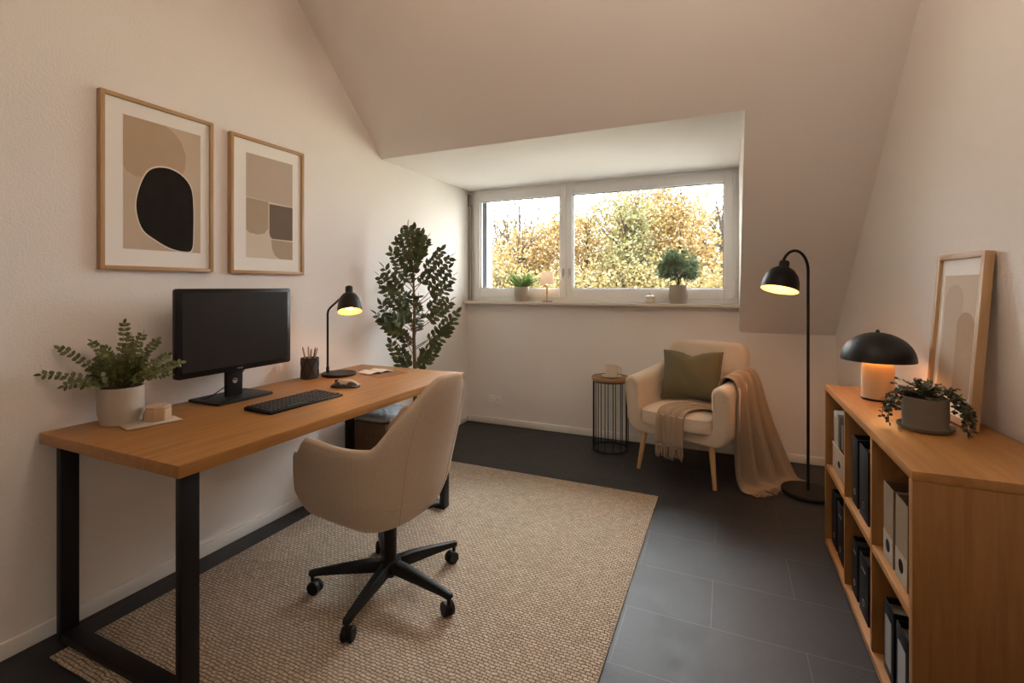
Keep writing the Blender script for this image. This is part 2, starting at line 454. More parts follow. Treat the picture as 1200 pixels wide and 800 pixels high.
# ------------------------------------------------------------------ DESK
ZK = .767
d = thing('desk', 'long oak desk on black metal loop legs against the left wall', 'desk', (0, 0, 0))
b = MB(); b.box(-2.295, -1.488, .905, 2.615, ZK - .040, ZK); b.build('desktop', OAK, d, bevel=.003)
for y, xf_ in ((.93, -1.515), (2.385, -1.492)):
    b = MB(); ya, yb_ = y, y + .056; z0 = .011
    b.box(-2.235, -2.205, ya, yb_, z0, ZK - .04); b.box(xf_ - .03, xf_, ya, yb_, z0, ZK - .04)
    b.box(-2.205, xf_ - .03, ya, yb_, z0, z0 + .03)
    b.build('loop_leg', BLACK, d, bevel=.002)

# ------------------------------------------------------------------ MONITOR
m = thing('monitor', 'wide black computer monitor standing on the desk', 'monitor', (-2.125, 1.568, ZK))
b = MB(); b.prism(rrect(.58, .388, .012, 4, 0, .331), -.02, .012, 'x'); b.build('housing', GLOSSB, m, bevel=.004)
b = MB(); b.box(.0122, .0134, -.268, .268, .163, .507); b.build('screen', SCREEN, m)
b = MB()
for i in range(4): b.box(.0122, .0128, -.014 + i * .0075, -.0085 + i * .0075, .146, .1515)
b.build('logo', LABELG, m)
b = MB(); b.prism([(-.045, .012), (-.028, .012), (-.020, .25), (-.045, .25)], -.042, .042, 'y')
st = b.build('stand_neck', BLACK, m, bevel=.004)
b = MB(); b.at((-.0265, .0, .085), (0, R(90), 0)).lathe([(.0001, 0), (.012, 0), (.012, .003), (.009, .003), (.009, .001), (.0001, .001)], 18)
b.build('cable_ring', STEEL, st)
b = MB(); b.prism(rrect(.215, .29, .012, 4, -.045, .0), .0005, .012, 'z'); b.build('stand_base', BLACK, m, bevel=.003)
b = MB(); b.tube(spline([(-.045, .0, .2), (-.06, .09, .16), (-.07, .05, .09), (-.06, -.04, .05), (-.07, -.10, .02), (-.13, -.12, .006)], 24), .0025, 6); b.build('cable', BLACK, m)

# ------------------------------------------------------------------ KEYBOARD + MOUSE
k = thing('keyboard', 'slim black keyboard in front of the monitor', 'keyboard', (-1.805, 1.62, ZK + .0006), (0, 0, R(90 - 2)))
b = MB(); b.prism([(-.085, 0), (.085, 0), (.085, .016), (-.085, .010)], -.20, .20, 'x'); b.build('keyboard_body', BLACK, k, bevel=.003)
b = MB()
for r in range(6):
    y = -.070 + r * .0265; z = .0112 + (y + .085) / .17 * .006
    x = -.19; i = 0
    while x < .185:
        wd = .0175
        if r == 0 and 4 <= i <= 4: wd = .115
        if x + wd > .193: wd = .193 - x
        if wd > .008: b.prism([(x, y), (x + wd, y), (x + wd, y + .019), (x, y + .019)], z - .004, z + .003)
        x += wd + .0035; i += 1
b.build('keys', plain('charcoal_keys', (.028, .026, .025), .5), k, bevel=.0015, seg=1)
mo = thing('mouse', 'low two-tone computer mouse beside the keyboard', 'mouse', (-1.855, 1.985, ZK + .0006), (0, 0, R(24)))
mo.scale = (1.25, 1.25, 1.15)
def mouse_fn(z0, sc, dz):
    def f(u, v):
        a = 2 * PI * u; r = v
        x = .062 * sc * r * math.copysign(abs(math.cos(a)) ** .8, math.cos(a)); y = .033 * sc * r * math.copysign(abs(math.sin(a)) ** .8, math.sin(a))
        h = .034 * (1 - .75 * r ** 3) * (1 - .25 * (x / .062) ** 2)
        return (x, y, z0 + dz + h)
    return f
b = MB(); b.grid(mouse_fn(0, 1, 0), 33, 8)
b.add([(.062 * math.copysign(abs(math.cos(a)) ** .8, math.cos(a)), .033 * math.copysign(abs(math.sin(a)) ** .8, math.sin(a)), z) for z in (0, .0075) for a in [2 * PI * i / 32 for i in range(32)]],
      [(i, (i + 1) % 32, 32 + (i + 1) % 32, 32 + i) for i in range(32)] + [tuple(range(32))])
b.build('mouse_body', plain('dark_grey_plastic', (.05, .045, .04), .45), mo, weld=True)
b = MB()
def shell(u, v):
    x = -.030 + .088 * u; y = -.029 + .058 * v
    rr = min(1, math.hypot(x / .062, y / .033)); h = .034 * (1 - .75 * rr ** 3) * (1 - .25 * (x / .062) ** 2)
    return (x, y, h + .0012)
b.grid(shell, 16, 10); b.build('mouse_shell', plain('beige_plastic', (.55, .45, .35), .4), mo)
b = MB(); b.tube([(-.045, 0, .0265), (-.03, 0, .031)], .004, 8); b.build('scroll_wheel', BLACK, mo)

# ------------------------------------------------------------------ PEN POT
pp = thing('pen_holder', 'dark wire pen pot with crossed bars beside the desk lamp', 'pen holder', (-2.218, 2.085, ZK + .0006))
b = MB(); b.lathe([(.0001, 0), (.047, 0), (.047, .008), (.047, .118), (.044, .118), (.044, .006), (.0001, .006)], 28); b.build('cup', plain('dark_mesh', (.05, .042, .036), .6), pp)
b = MB()
for i in range(6):
    a0 = i * PI / 3
    for s_ in (1, -1): b.tube([(.0485 * math.cos(a0 + s_ * t * PI / 3), .0485 * math.sin(a0 + s_ * t * PI / 3), .004 + .112 * t) for t in [q / 6 for q in range(7)]], .0022, 5)
b.lathe([(.0475, .114), (.0505, .116), (.0505, .120), (.0475, .121)], 28); b.build('cross_bars', BLACKM, pp)
pens = [(-.02, .015, -.034, .022, .165, (.45, .27, .12)), (.0, -.018, -.012, -.038, .17, (.42, .24, .10)), (.018, .0, .036, .006, .165, (.12, .10, .08)), (.004, .02, .02, .036, .158, (.5, .33, .17)), (.012, -.012, .034, -.022, .16, (.30, .2, .1))]
plab = ['oak-coloured pencil leaning to the left in the pen pot', 'reddish-brown pencil tilted to the front-left of the pen pot', 'dark pencil leaning right in the pen pot', 'pale pencil at the back right of the pen pot', 'brown pencil at the front right of the pen pot']
for i, (x0, yy0, x1, yy1, h, col) in enumerate(pens):
    pe = thing('pencil', plab[i], 'pencil', (-2.218, 2.085, ZK + .0072), group='pencils in the pen pot')
    b = MB(); p0 = Vector((x0 * .4, yy0 * .4, .003)); p1 = Vector((x1, yy1, h)); b.tube([p0, p1], .0046, 6); b.build('shaft', plain('pencil_paint', col, .5), pe)
    dv = (p1 - p0).normalized(); b = MB(); b.tube([p1, p1 + dv * .012], [.0046, .0008], 6); b.build('tip', KRAFTL, pe)

# ------------------------------------------------------------------ DESK LAMP
def shade_parts(parent, prof, mat_out, n=40):
    """prof = outer profile from rim up; double walled"""
    b = MB(); b.lathe(prof, n); o = b.build('lamp_shade', mat_out, parent)
    b = MB(); b.lathe([(max(r - .0025, 1e-4), z) for r, z in prof if r > .02], n); b.build('shade_lining', INNER, o)
    return o
lx, ly = -2.20, 2.205
dl = thing('desk_lamp', 'black desk lamp with bell shade lit at the back of the desk', 'lamp', (lx, ly, ZK + .0006), (0, 0, R(24)))
b = MB(); b.lathe([(.0001, 0), (.098, 0), (.1, .003), (.1, .013), (.097, .016), (.0001, .017)], 40, (.068, 0, 0)); b.build('lamp_base', BLACKM, dl)
b = MB(); b.tube([(0, 0, .014), (0, 0, .37), (.004, 0, .39), (.014, 0, .405), (.105, 0, .487)], .0062, 10)
b.tube([(0, 0, .014), (0, 0, .05)], .009, 10)
b.build('lamp_stem', BLACKM, dl)
hd = bpy.data.objects.new('lamp_head', None); C.objects.link(hd); hd.parent = dl; hd.location = (.143, -.028, .385); hd.rotation_euler = (R(-20), R(-9), 0)
prof = [(.072, 0), (.0715, .01), (.066, .05), (.056, .085), (.040, .108), (.024, .118), (.022, .122), (.022, .155), (.019, .160), (.0001, .160)]
shade_parts(hd, prof, BLACKM)
BULB_D = emis('desk_bulb', WARM, 20)
b = MB(); b.ball((0, 0, .035), .022, 10); b.tube([(0, 0, .055), (0, 0, .11)], .012, 10); b.build('bulb', BULB_D, hd)

# ------------------------------------------------------------------ PAPERS, BLOCK
b = MB(); b.prism([(-.085, -.12), (.10, -.12), (.10, .10), (-.085, .10)], 0, .0012)
tag(b.build('kraft_sheet', plain('kraft_sheet', (.27, .135, .05), .7), None, loc=(-1.93, 2.40, ZK + .0006), rot=(0, 0, R(-14))), 'thin brown paper sheet under the white booklet on the desk', 'paper')
bk = thing('booklet', 'open white booklet lying at the far end of the desk', 'booklet', (-2.0, 2.40, ZK + .0022), (0, 0, R(-20)))
def page(s_):
    def f(u, v): return (-.075 + .15 * u, s_ * .085 * v, .002 + .010 * math.sin(PI * min(1, v * 1.2)) * (1 - v * .3) + .004 * u)
    return f
b = MB(); b.grid(page(1), 6, 10); b.build('page', WHITE, bk, solid=.0015)
b = MB(); b.grid(page(-1), 6, 10); b.build('page', WHITE, bk, solid=.0015)

tr = thing('card_tray', 'thin beige paper card beside the potted plant', 'card', (-2.05, 1.148, ZK + .0006), (0, 0, R(-12)))
b = MB(); b.box(-.05, .05, -.09, .09, 0, .003); b.build('card_sheet', plain('beige_card', (.52, .40, .28), .8), tr, bevel=.001)
b = MB(); b.box(-.046, .054, -.094, .082, .0032, .006); b.build('card_sheet', plain('grey_beige_card', (.47, .38, .29), .8), tr, bevel=.001)
wb = thing('wooden_trinket_box', 'small octagonal pale wooden box on the beige card', 'box', (-2.065, 1.178, ZK + .0070), (0, 0, R(20)))
oct_ = [(.046 * math.cos(R(22.5 + 45 * i)), .046 * math.sin(R(22.5 + 45 * i))) for i in range(8)]
b = MB(); b.prism(oct_, 0, .044); b.build('box_body', wood('pale_wood', (.50, .34, .20), (.42, .27, .15), 'z', 2), wb, bevel=.002)
b = MB(); b.prism([(x * .98, y * .98) for x, y in oct_], .0445, .056); b.build('lid', wood('pale_wood_top', (.56, .40, .25), (.48, .33, .2), 'x', 2), wb, bevel=.003)

# ------------------------------------------------------------------ PLANTS
def pot_mesh(r, h, bulge=.0, wall=.008, foot=.85):
    prof = [(.0001, 0), (r * foot, 0), (r * foot + .004, .003)]
    for i in range(1, 8):
        t = i / 8; prof.append((r * (foot + (1 - foot) * ss(0, .35, t)) + bulge * math.sin(PI * t), h * t))
    prof += [(r, h - .002), (r - .002, h), (r - wall + .001, h), (r - wall, h - .004), (r - wall, h * .80), (.0001, h * .80)]
    b = MB(); b.lathe(prof, 36); return b
def soil_mesh(r, z):
    b = MB(); b.lathe([(.0001, z + .006), (r * .5, z + .005), (r, z), (r, z - .01), (.0001, z - .01)], 20); return b
def sprig(bs, bl, p0, p1, n, L, W, sag=.0, r=.0022, start=.25, rng=rnd, pair=True, clampx=None, spread=.9, tipleaf=True, face=None):
    p0, p1 = Vector(p0), Vector(p1)
    ctrl = (p0 + p1) / 2 + Vector((0, 0, sag)); path = []
    for i in range(9):
        t = i / 8; path.append(p0 * (1 - t) ** 2 + ctrl * 2 * t * (1 - t) + p1 * t * t)
    bs.tube(path, [r * (1 - .6 * i / 8) for i in range(9)], 5)
    for i in range(n):
        t = start + (1 - start) * (i + .5) / n
        p = p0 * (1 - t) ** 2 + ctrl * 2 * t * (1 - t) + p1 * t * t
        tg = ((ctrl - p0) * (1 - t) + (p1 - ctrl) * t).normalized()
        side = tg.cross(Vector((0, 0, 1)))
        if face is not None: side = tg.cross(Vector(face))
        if side.length < .2: side = tg.cross(Vector((.4, .9, 0)))
        side.normalize(); upv = side.cross(tg)
        ph = rng.uniform(-.5, .5) * (.7 if face is not None else 1)
        for s_ in ((1, -1) if pair else ((1,) if i % 2 else (-1,))):
            a = ph + rng.uniform(-.5, .5)
            dr = tg * rng.uniform(.35, .75) + (side * math.cos(a) + upv * math.sin(a)) * s_ * spread + Vector((0, 0, .12))
            l = L * rng.uniform(.75, 1.15) * (1 - .25 * abs(t - .6))
            q = p + dr.normalized() * l
            if clampx is not None and q.x < clampx: dr.x = abs(dr.x) * .3
            bl.leaf(p, dr, upv + Vector((rng.uniform(-.5, .5), rng.uniform(-.5, .5), rng.uniform(0, .6))), l, W * rng.uniform(.85, 1.15))
    if tipleaf: bl.leaf(p1, (p1 - ctrl), Vector((rng.uniform(-1, 1), rng.uniform(-1, 1), .6)), L, W)

# leafy plant on the desk
px, py = -2.178, 1.107
pl = thing('potted_shrub', 'bushy green sprig plant in pale stone pot at the near end of the desk', 'plant', (px, py, ZK + .0006))
pot_mesh(.074, .142, .0, .006, .86).build('pot', POTC, pl); soil_mesh(.064, .128).build('soil', SOIL, pl)
bs, bl = MB(), MB(); rg = random.Random(3)
cl = XL + .015 - px
tips = [(.0, .012, .385), (-.07, -.06, .315), (-.105, -.145, .30), (-.10, -.20, .212), (-.06, -.15, .165), (.05, .10, .31), (.07, .13, .25), (.09, .17, .215), (.06, .14, .17), (-.05, .06, .33),
        (.07, .0, .30), (.10, .03, .24), (.09, -.06, .26), (.03, -.07, .30), (.08, -.10, .20), (-.08, .05, .25), (-.09, -.03, .26), (.03, .06, .34), (.11, .08, .2), (.06, -.13, .17)]
for t_ in tips: sprig(bs, bl, (rg.uniform(-.03, .03), rg.uniform(-.03, .03), .13), t_, 9, .024, .017, .03, .0018, .22, rg, True, cl, 1.0, True, (.8, -.5, .4))
for i in range(26):
    a = rg.uniform(0, 2 * PI); rr = rg.uniform(.03, .09)
    x_, y_ = rr * math.cos(a), rr * math.sin(a)
    sprig(bs, bl, (x_ * .3, y_ * .3, .13), (max(x_, -.09), y_, rg.uniform(.18, .27)), 6, .025, .018, .02, .0015, .25, rg, True, cl, 1.0, False, (.4, -.2, 1))
bs.build('stems', STEMC, pl); bl.build('foliage', LEAF_M, pl)

# tall plant in the corner
tx, ty = -2.065, 2.90
tp = thing('tall_potted_tree', 'tall dark green leafy indoor tree in the corner behind the desk', 'plant', (tx, ty, .0105))
pot_mesh(.125, .26, .0, .01, .75).build('pot', plain('dark_pot', (.06, .05, .045), .7), tp); soil_mesh(.112, .235).build('soil', SOIL, tp)
bs, bl = MB(), MB(); rg = random.Random(11); cl = XL + .02 - tx
bs.tube([(0, 0, .22), (.006, .004, .6), (-.004, .0, .9), (.0, .004, 1.15), (-.01, 0, 1.35), (-.02, .0, 1.5)], [.016, .014, .012, .010, .007, .004], 8)
def T(du, z, bias=0.0):
    """left/right reach in the corner: bias turns the spray along the wall"""
    if du < 0: return (max(-.19, du * .6), du * .55 + bias, z)
    return (du * .85, du * .35 + bias, z)
tips = [T(-.05, 1.72), T(.0, 1.70), T(.10, 1.63), T(.06, 1.66), T(-.19, 1.53), T(-.14, 1.60), T(.28, 1.50), T(.21, 1.55), T(-.30, 1.36), T(-.26, 1.42), T(.30, 1.36), T(.27, 1.42),
        T(-.33, 1.09), T(-.28, 1.16), T(.33, 1.10), T(.28, 1.18), T(.32, 1.04), T(-.20, .88), T(.19, .88), T(-.12, .84), T(.09, .83), T(-.26, 1.26), T(.26, 1.28), T(-.1, 1.66)]
FC = (.55, -.78, .35)
for t_ in tips:
    zb_ = max(.62, t_[2] - rg.uniform(.20, .32)) if t_[2] > 1.0 else rg.uniform(.56, .66)
    sprig(bs, bl, (0, 0, zb_), t_, 7, .062, .034, -.03 if t_[2] < 1.6 else .0, .0035, .40, rg, True, cl, 1.0, True, FC)
for i in range(24):
    z_ = rg.uniform(.95, 1.58); rmax = .24 - .14 * ss(1.25, 1.6, z_); a = rg.uniform(0, 2 * PI); rr = rmax * rg.uniform(.3, 1)
    x_, y_ = rr * math.cos(a), rr * math.sin(a)
    sprig(bs, bl, (0, 0, z_ - rg.uniform(.10, .18)), (max(-.17, x_), y_, z_), 4, .060, .034, 0, .003, .4, rg, True, cl, 1.0, True, FC)
bs.build('trunk', plain('olive_bark', (.13, .09, .04), .8), tp); bl.build('foliage', LEAF_D, tp)

# stool in front of it
sx0, sx1, sy0, sy1 = -2.275, -1.955, 2.447, 2.763
so = thing('cushioned_stool', 'dark wooden stool with quilted blue-grey cushion under the far desk end', 'stool', ((sx0 + sx1) / 2, (sy0 + sy1) / 2, .0105))
b = MB(); hw = .15; hb = .158
vs = [(-hb, -hb, 0), (hb, -hb, 0), (hb, hb, 0), (-hb, hb, 0), (-.13, -.13, .41), (.13, -.13, .41), (.13, .13, .41), (-.13, .13, .41)]
b.add(vs, [(3, 2, 1, 0), (4, 5, 6, 7), (0, 1, 5, 4), (1, 2, 6, 5), (2, 3, 7, 6), (3, 0, 4, 7)]); b.build('stool_body', BROWN, so, bevel=.006)
b = MB()
def cush(u, v):
    a = 2 * PI * u; ca, sa = math.cos(a), math.sin(a)
    sx = math.copysign(abs(ca) ** .45, ca); sy = math.copysign(abs(sa) ** .45, sa)
    ph = -PI / 2 + PI * v; c = abs(math.cos(ph)) ** .4; z = math.copysign(abs(math.sin(ph)) ** .8, math.sin(ph))
    top = .010 * math.sin(18 * sx * c) * math.sin(16 * sy * c + 1) if z > 0.3 else 0
    return (.158 * sx * c, .155 * sy * c, .447 + .036 * z + top * .5)
b.grid(cush, 65, 25); b.build('seat_cushion', GREYF, so, weld=True, sharp=80)

# ------------------------------------------------------------------ FRAMED PRINTS
def pframe(name, label, loc, rot, W, H, prof, dep, matw, art, artmats, group=None):
    """lies in local YZ facing +x; origin at the bottom centre of the back"""
    f = thing(name, label, 'picture', loc, rot, group)
    for y0_, y1_ in ((-W / 2, -W / 2 + prof), (W / 2 - prof, W / 2)):
        b = MB(); b.box(0, dep, y0_, y1_, 0, H); b.build('frame_stile', FRAMEW, f, bevel=.0015)
    for z0_, z1_ in ((0, prof), (H - prof, H)):
        b = MB(); b.box(0, dep, -W / 2 + prof, W / 2 - prof, z0_, z1_); b.build('frame_rail', FRAMEH, f, bevel=.0015)
    b = MB(); b.box(.003, dep - .012, -W / 2 + prof, W / 2 - prof, prof, H - prof); b.build('mat_board', MATW, f)
    b = MB(); x = dep - .0118
    for i, (mi, poly) in enumerate(art):
        xx = x + i * .00025; b.mat(mi); n_ = len(poly)
        b.add([(xx, y, z) for y, z in poly], [tuple(range(n_))])
    b.build('art_print', artmats, f, smooth=False)
    return f
def closed(pts, n=60):
    P = [Vector((a, b_, 0)) for a, b_ in pts]; m_ = len(P); out = []
    for k_ in range(n):
        t = k_ / n * m_; i = int(t); f = t - i
        a, b_, c, d_ = P[(i - 1) % m_], P[i % m_], P[(i + 1) % m_], P[(i + 2) % m_]
        q = .5 * ((2 * b_) + (c - a) * f + (2 * a - 5 * b_ + 4 * c - d_) * f * f + (3 * b_ - a - 3 * c + d_) * f ** 3)
        out.append((q.x, q.y))
    return out
def scl(pts, s):
    cx = sum(p[0] for p in pts) / len(pts); cy = sum(p[1] for p in pts) / len(pts)
    return [(cx + (a - cx) * s, cy + (b_ - cy) * s) for a, b_ in pts]
def rect(a0, a1, b0, b1): return [(a0, b0), (a1, b0), (a1, b1), (a0, b1)]
A_BASE = plain('art_light_tan', (.58, .46, .34), .85, var=.05, vscale=12)
A_TAN = plain('art_tan', (.47, .34, .225), .85, var=.06, vscale=15)
A_WHITE = plain('art_cream', (.74, .66, .55), .85)
A_BLACK = plain('art_black', (.022, .019, .017), .9, spec=.08, var=.35, vscale=14)
A_BROWN = plain('art_brown', (.17, .12, .085), .85, var=.12, vscale=14)
A_MID = plain('art_mid_tan', (.42, .32, .225), .85, var=.06, vscale=14)
A_PALE = plain('art_pale', (.66, .57, .46), .85, var=.04, vscale=14)
# picture 1: y 1.088..1.554, z 1.371..2.097 -> local y = Y-1.321, z = Z-1.371
def L1(pts): return [(y - 1.321, z - 1.371) for y, z in pts]
blob = closed(L1([(1.222, 1.640), (1.238, 1.735), (1.275, 1.808), (1.34, 1.832), (1.405, 1.815), (1.450, 1.765), (1.462, 1.68), (1.462, 1.55), (1.455, 1.475), (1.42, 1.463), (1.36, 1.474), (1.30, 1.505), (1.245, 1.55)]))
tanb = L1([(1.173, 2.02), (1.173, 1.81), (1.185, 1.785), (1.22, 1.77), (1.28, 1.775), (1.36, 1.795), (1.41, 1.81), (1.425, 1.85), (1.428, 1.91), (1.41, 1.96), (1.375, 2.0), (1.34, 2.02)])
pale1 = L1([(1.173, 1.46), (1.173, 1.78), (1.25, 1.77), (1.40, 1.77), (1.496, 1.745), (1.496, 1.46)])
pframe('framed_print', 'larger framed abstract print with black blob above the monitor', (XL + .0005, 1.321, 1.371), (0, 0, 0), .466, .726, .017, .027, .03,
       [(0, L1(rect(1.173, 1.496, 1.46, 2.02))), (4, pale1), (1, tanb), (2, scl(blob, 1.035)), (3, blob)], [A_BASE, A_TAN, A_WHITE, A_BLACK, plain('art_lower_tan', (.54, .43, .32), .85, var=.04, vscale=12)], 'framed prints on the desk wall')
def L2(pts): return [(y - 1.874, z - 1.370) for y, z in pts]
ya, yb_, za, zb_ = 1.735, 2.03, 1.455, 2.005
ym, zm = 1.875, 1.755
dk = L2([(ym, zm + .0), (yb_, zm), (yb_, 1.565), (ym + .02, 1.565), (ym + .006, 1.575), (ym, 1.595)])
lt = L2([(ya, zm + .015), (ym - .006, zm + .01), (ym - .006, 1.62), (ym - .03, 1.59), (ym - .07, 1.58), (ya + .02, 1.585), (ya, 1.60)])
lb = L2([(ym + .012, 1.56), (yb_, 1.557), (yb_, za), (ym + .07, za), (ym + .035, 1.475), (ym + .018, 1.51)])
up_ = L2([(ya, zb_), (ya, zm + .02), (yb_, zm + .005), (yb_, zb_)])
pframe('framed_print', 'framed abstract print of tan blocks and one dark brown square above the pen pot', (XL + .0005, 1.874, 1.370), (0, 0, 0), .462, .717, .017, .027, .03,
       [(0, L2(rect(ya, yb_, za, zb_))), (1, up_), (2, lt), (3, dk), (4, lb)], [A_PALE, plain('art_upper', (.52, .42, .33), .85, var=.05, vscale=12), A_MID, A_BROWN, A_MID], 'framed prints on the desk wall')

# ------------------------------------------------------------------ TASK CHAIR
ch = thing('office_chair', 'beige upholstered swivel office chair with black castor base on the rug', 'chair', (-1.31, 1.665, .0105), (0, 0, R(-94)))
def rim(t):
    a = abs(t)
    z = .68 + .250 * (1 - ss(.05, .40, a)) ** .75
    z += .010 * ss(.6, .9, a) - .075 * ss(.90, 1.0, a)
    return z
def plan(t, z):
    """open U seen from above at height z; t -1..1, 0 = middle of the back"""
    hz = max(0, min(1, (z - .335) / .14)) ** .35
    wd = .15 + .135 * hz + .025 * ss(.45, .7, z) - .06 * ss(.70, .95, z)
    bk = .11 + .09 * hz + .05 * ss(.42, .72, z) + .075 * ss(.62, .98, z)
    fr = -.20 - .05 * hz + .025 * ss(.5, .7, z)
    y0_ = .02
    a = abs(t); s_ = 1 if t >= 0 else -1
    if a < .6:
        th = a / .6 * PI / 2
        x = wd * math.sin(th) ** .82; y = y0_ + (bk - y0_) * math.cos(th) ** .82
    else:
        q = (a - .6) / .4; x = wd - .012 * q * q; y = y0_ + (fr - y0_) * q
    return x * s_, y
def shellf(u, v):
    t = -1 + 2 * u; zr = rim(t); z0_ = .338
    vv = v ** 1.9
    z = z0_ + (zr - z0_) * vv
    x, y = plan(t, z)
    return (x, y, z)
NU, NV = 61, 26
b = MB(); base = []
TH = .030
def offs(u, v):
    e = 1e-3
    p = Vector(shellf(u, v)); du = Vector(shellf(min(1, u + e), v)) - Vector(shellf(max(0, u - e), v)); dv = Vector(shellf(u, min(1, v + e))) - Vector(shellf(u, max(0, v - e)))
    n_ = du.cross(dv); n_.normalize(); return n_
# closed padded shell: outer sheet, rounded rim, inner sheet
def ring(u):
    pts = []
    for j in range(NV):
        pts.append(Vector(shellf(u, j / (NV - 1))))
    nr = offs(u, .93)
    nout = Vector((nr.x, nr.y, 0)).normalized()
    c0 = pts[-1]
    if nout.dot(Vector((c0.x, c0.y - .0, 0))) < 0: nout = -nout
    inner = []
    for j in range(NV - 1, -1, -1):
        p = pts[j]; hz = j / (NV - 1)
        inner.append(p - nout * (TH * (.9 + .5 * ss(.0, 1, hz) * 0)) )
    arc = []
    for k_ in range(1, 6):
        a = PI * k_ / 6; arc.append(c0 - nout * (TH / 2) * (1 - math.cos(a)) + Vector((0, 0, 1)) * (TH / 2) * math.sin(a))
    return pts + arc + inner
rings = [ring(i / (NU - 1)) for i in range(NU)]
M_ = len(rings[0])
for r_ in rings: b.v += r_
for i in range(NU - 1):
    for j in range(M_ - 1): b.f.append([i * M_ + j, (i + 1) * M_ + j, (i + 1) * M_ + j + 1, i * M_ + j + 1]); b.m.append(0)
def cap(i, sgn):
    # rounded front end of an arm: bulge forward
    r_ = rings[i]; cen = [(r_[j] + r_[M_ - 1 - j]) / 2 for j in range(M_)]
    prev = i * M_
    for k_ in range(1, 4):
        a = PI / 2 * k_ / 3; st_ = len(b.v)
        for j in range(M_): b.v.append(cen[j] + (r_[j] - cen[j]) * math.cos(a) + Vector((0, -1, 0)) * TH * .55 * math.sin(a))
        for j in range(M_ - 1): b.f.append([prev + j, prev + j + 1, st_ + j + 1, st_ + j]); b.m.append(0)
        prev = st_
cap(0, -1); cap(NU - 1, 1)
b.build('upholstered_shell', TASKF, ch, sharp=60, weld=True)
# piping seams on the shell
bsm = MB()
for t in (.50, -.50): bsm.tube([Vector(shellf((t + 1) / 2 + .0, v)) + Vector((.001 if t > 0 else -.001, .0005, 0)) for v in [.12 + .86 * q / 20 for q in range(21)]], .0016, 5)
for t in (.17, -.17): bsm.tube([Vector(shellf((t + 1) / 2, v)) + Vector((0, .001, 0)) for v in [.12 + .86 * q / 20 for q in range(21)]], .0014, 5)
bsm.build('seam', fabric('beige_seam', (.5, .40, .30)), ch)
# seat pan underside + cushion
def superell(wx, wy, hz, cx, cy, cz, e1=.5, e2=.5):
    def f(u, v):
        a = 2 * PI * u; ca, sa = math.cos(a), math.sin(a); ph = -PI / 2 + PI * v; c = abs(math.cos(ph)) ** e2; z = math.copysign(abs(math.sin(ph)) ** e2, math.sin(ph))
        return (cx + wx * math.copysign(abs(ca) ** e1, ca) * c, cy + wy * math.copysign(abs(sa) ** e1, sa) * c, cz + hz * z)
    return f
b = MB(); b.grid(superell(.215, .205, .038, 0, -.045, .380, .55, .6), 49, 21); b.build('seat_pan', TASKF, ch, weld=True, sharp=80)
b = MB(); b.grid(superell(.240, .245, .050, 0, -.055, .462, .5, .5), 49, 21); b.build('seat_cushion', TASKF, ch, weld=True, sharp=80)
b = MB(); b.box(-.075, .075, -.09, .09, .325, .365); b.build('seat_mount', BLACK, ch, bevel=.01)
b = MB(); b.tube([(0, 0, .34), (0, 0, .245)], .017, 16); b.tube([(0, 0, .28), (0, 0, .13)], .027, 18); b.tube([(0, 0, .14), (0, 0, .06)], .020, 16); b.build('gas_column', BLACK, ch)
b = MB(); b.tube([(-.03, .05, .335), (-.14, .10, .325)], .006, 8); b.at((-.15, .104, .322), (0, 0, R(-24))).grid(superell(.034, .014, .008, 0, 0, 0), 17, 9)
b.build('tilt_lever', BLACK, ch, weld=True)
b = MB(); b.lathe([(.0001, .135), (.040, .135), (.046, .125), (.044, .085), (.03, .075), (.0001, .075)], 24); b.build('base_hub', BLACK, ch)
rotc = R(-94)
for k_ in range(5):
    a = R(134 + 72 * k_) - rotc + R(2)
    ca, sa = math.cos(a), math.sin(a)
    def q(r_, s_, z): return (r_ * ca - s_ * sa, r_ * sa + s_ * ca, z)
    b = MB(); rad = .325
    sec = []
    for (r_, wd, zt_, zb2) in ((.02, .026, .132, .088), (.10, .024, .130, .085), (.20, .020, .117, .082), (.29, .017, .102, .078), (.325, .016, .096, .074), (.337, .010, .094, .076)):
        sec.append([q(r_, -wd, zb2), q(r_, wd, zb2), q(r_, wd * .7, zt_), q(r_, -wd * .7, zt_)])
    vs = [p for s_ in sec for p in s_]
    fs = [(i * 4 + j, (i + 1) * 4 + j, (i + 1) * 4 + (j + 1) % 4, i * 4 + (j + 1) % 4) for i in range(len(sec) - 1) for j in range(4)]
    fs += [(0, 1, 2, 3), tuple(len(vs) - 4 + j for j in range(4))[::-1]]
    b.add(vs, fs); arm = b.build('base_spoke', BLACK, ch, bevel=.004)
    b = MB(); cx, cy, _ = q(.322, 0, 0)
    b.tube([(cx, cy, .08), (cx, cy, .05)], .008, 10)
    sw = rnd.uniform(-.5, .5) + a + PI / 2
    ux, uy = math.cos(sw), math.sin(sw)
    ox, oy = cx - uy * .012, cy + ux * .012
    rw = .0275
    for s_ in (1, -1):
        p0 = Vector((ox + ux * s_ * .004, oy + uy * s_ * .004, rw)); p1 = Vector((ox + ux * s_ * .022, oy + uy * s_ * .022, rw))
        b.tube([p0, p0 + (p1 - p0) * .2, p0 + (p1 - p0) * .8, p1], [rw * .93, rw, rw, rw * .86], 20)
    b.tube([Vector((ox - ux * .018, oy - uy * .018, rw + .004)), Vector((ox + ux * .018, oy + uy * .018, rw + .004))], rw * .8, 14)
    b.build('caster', BLACK, arm)

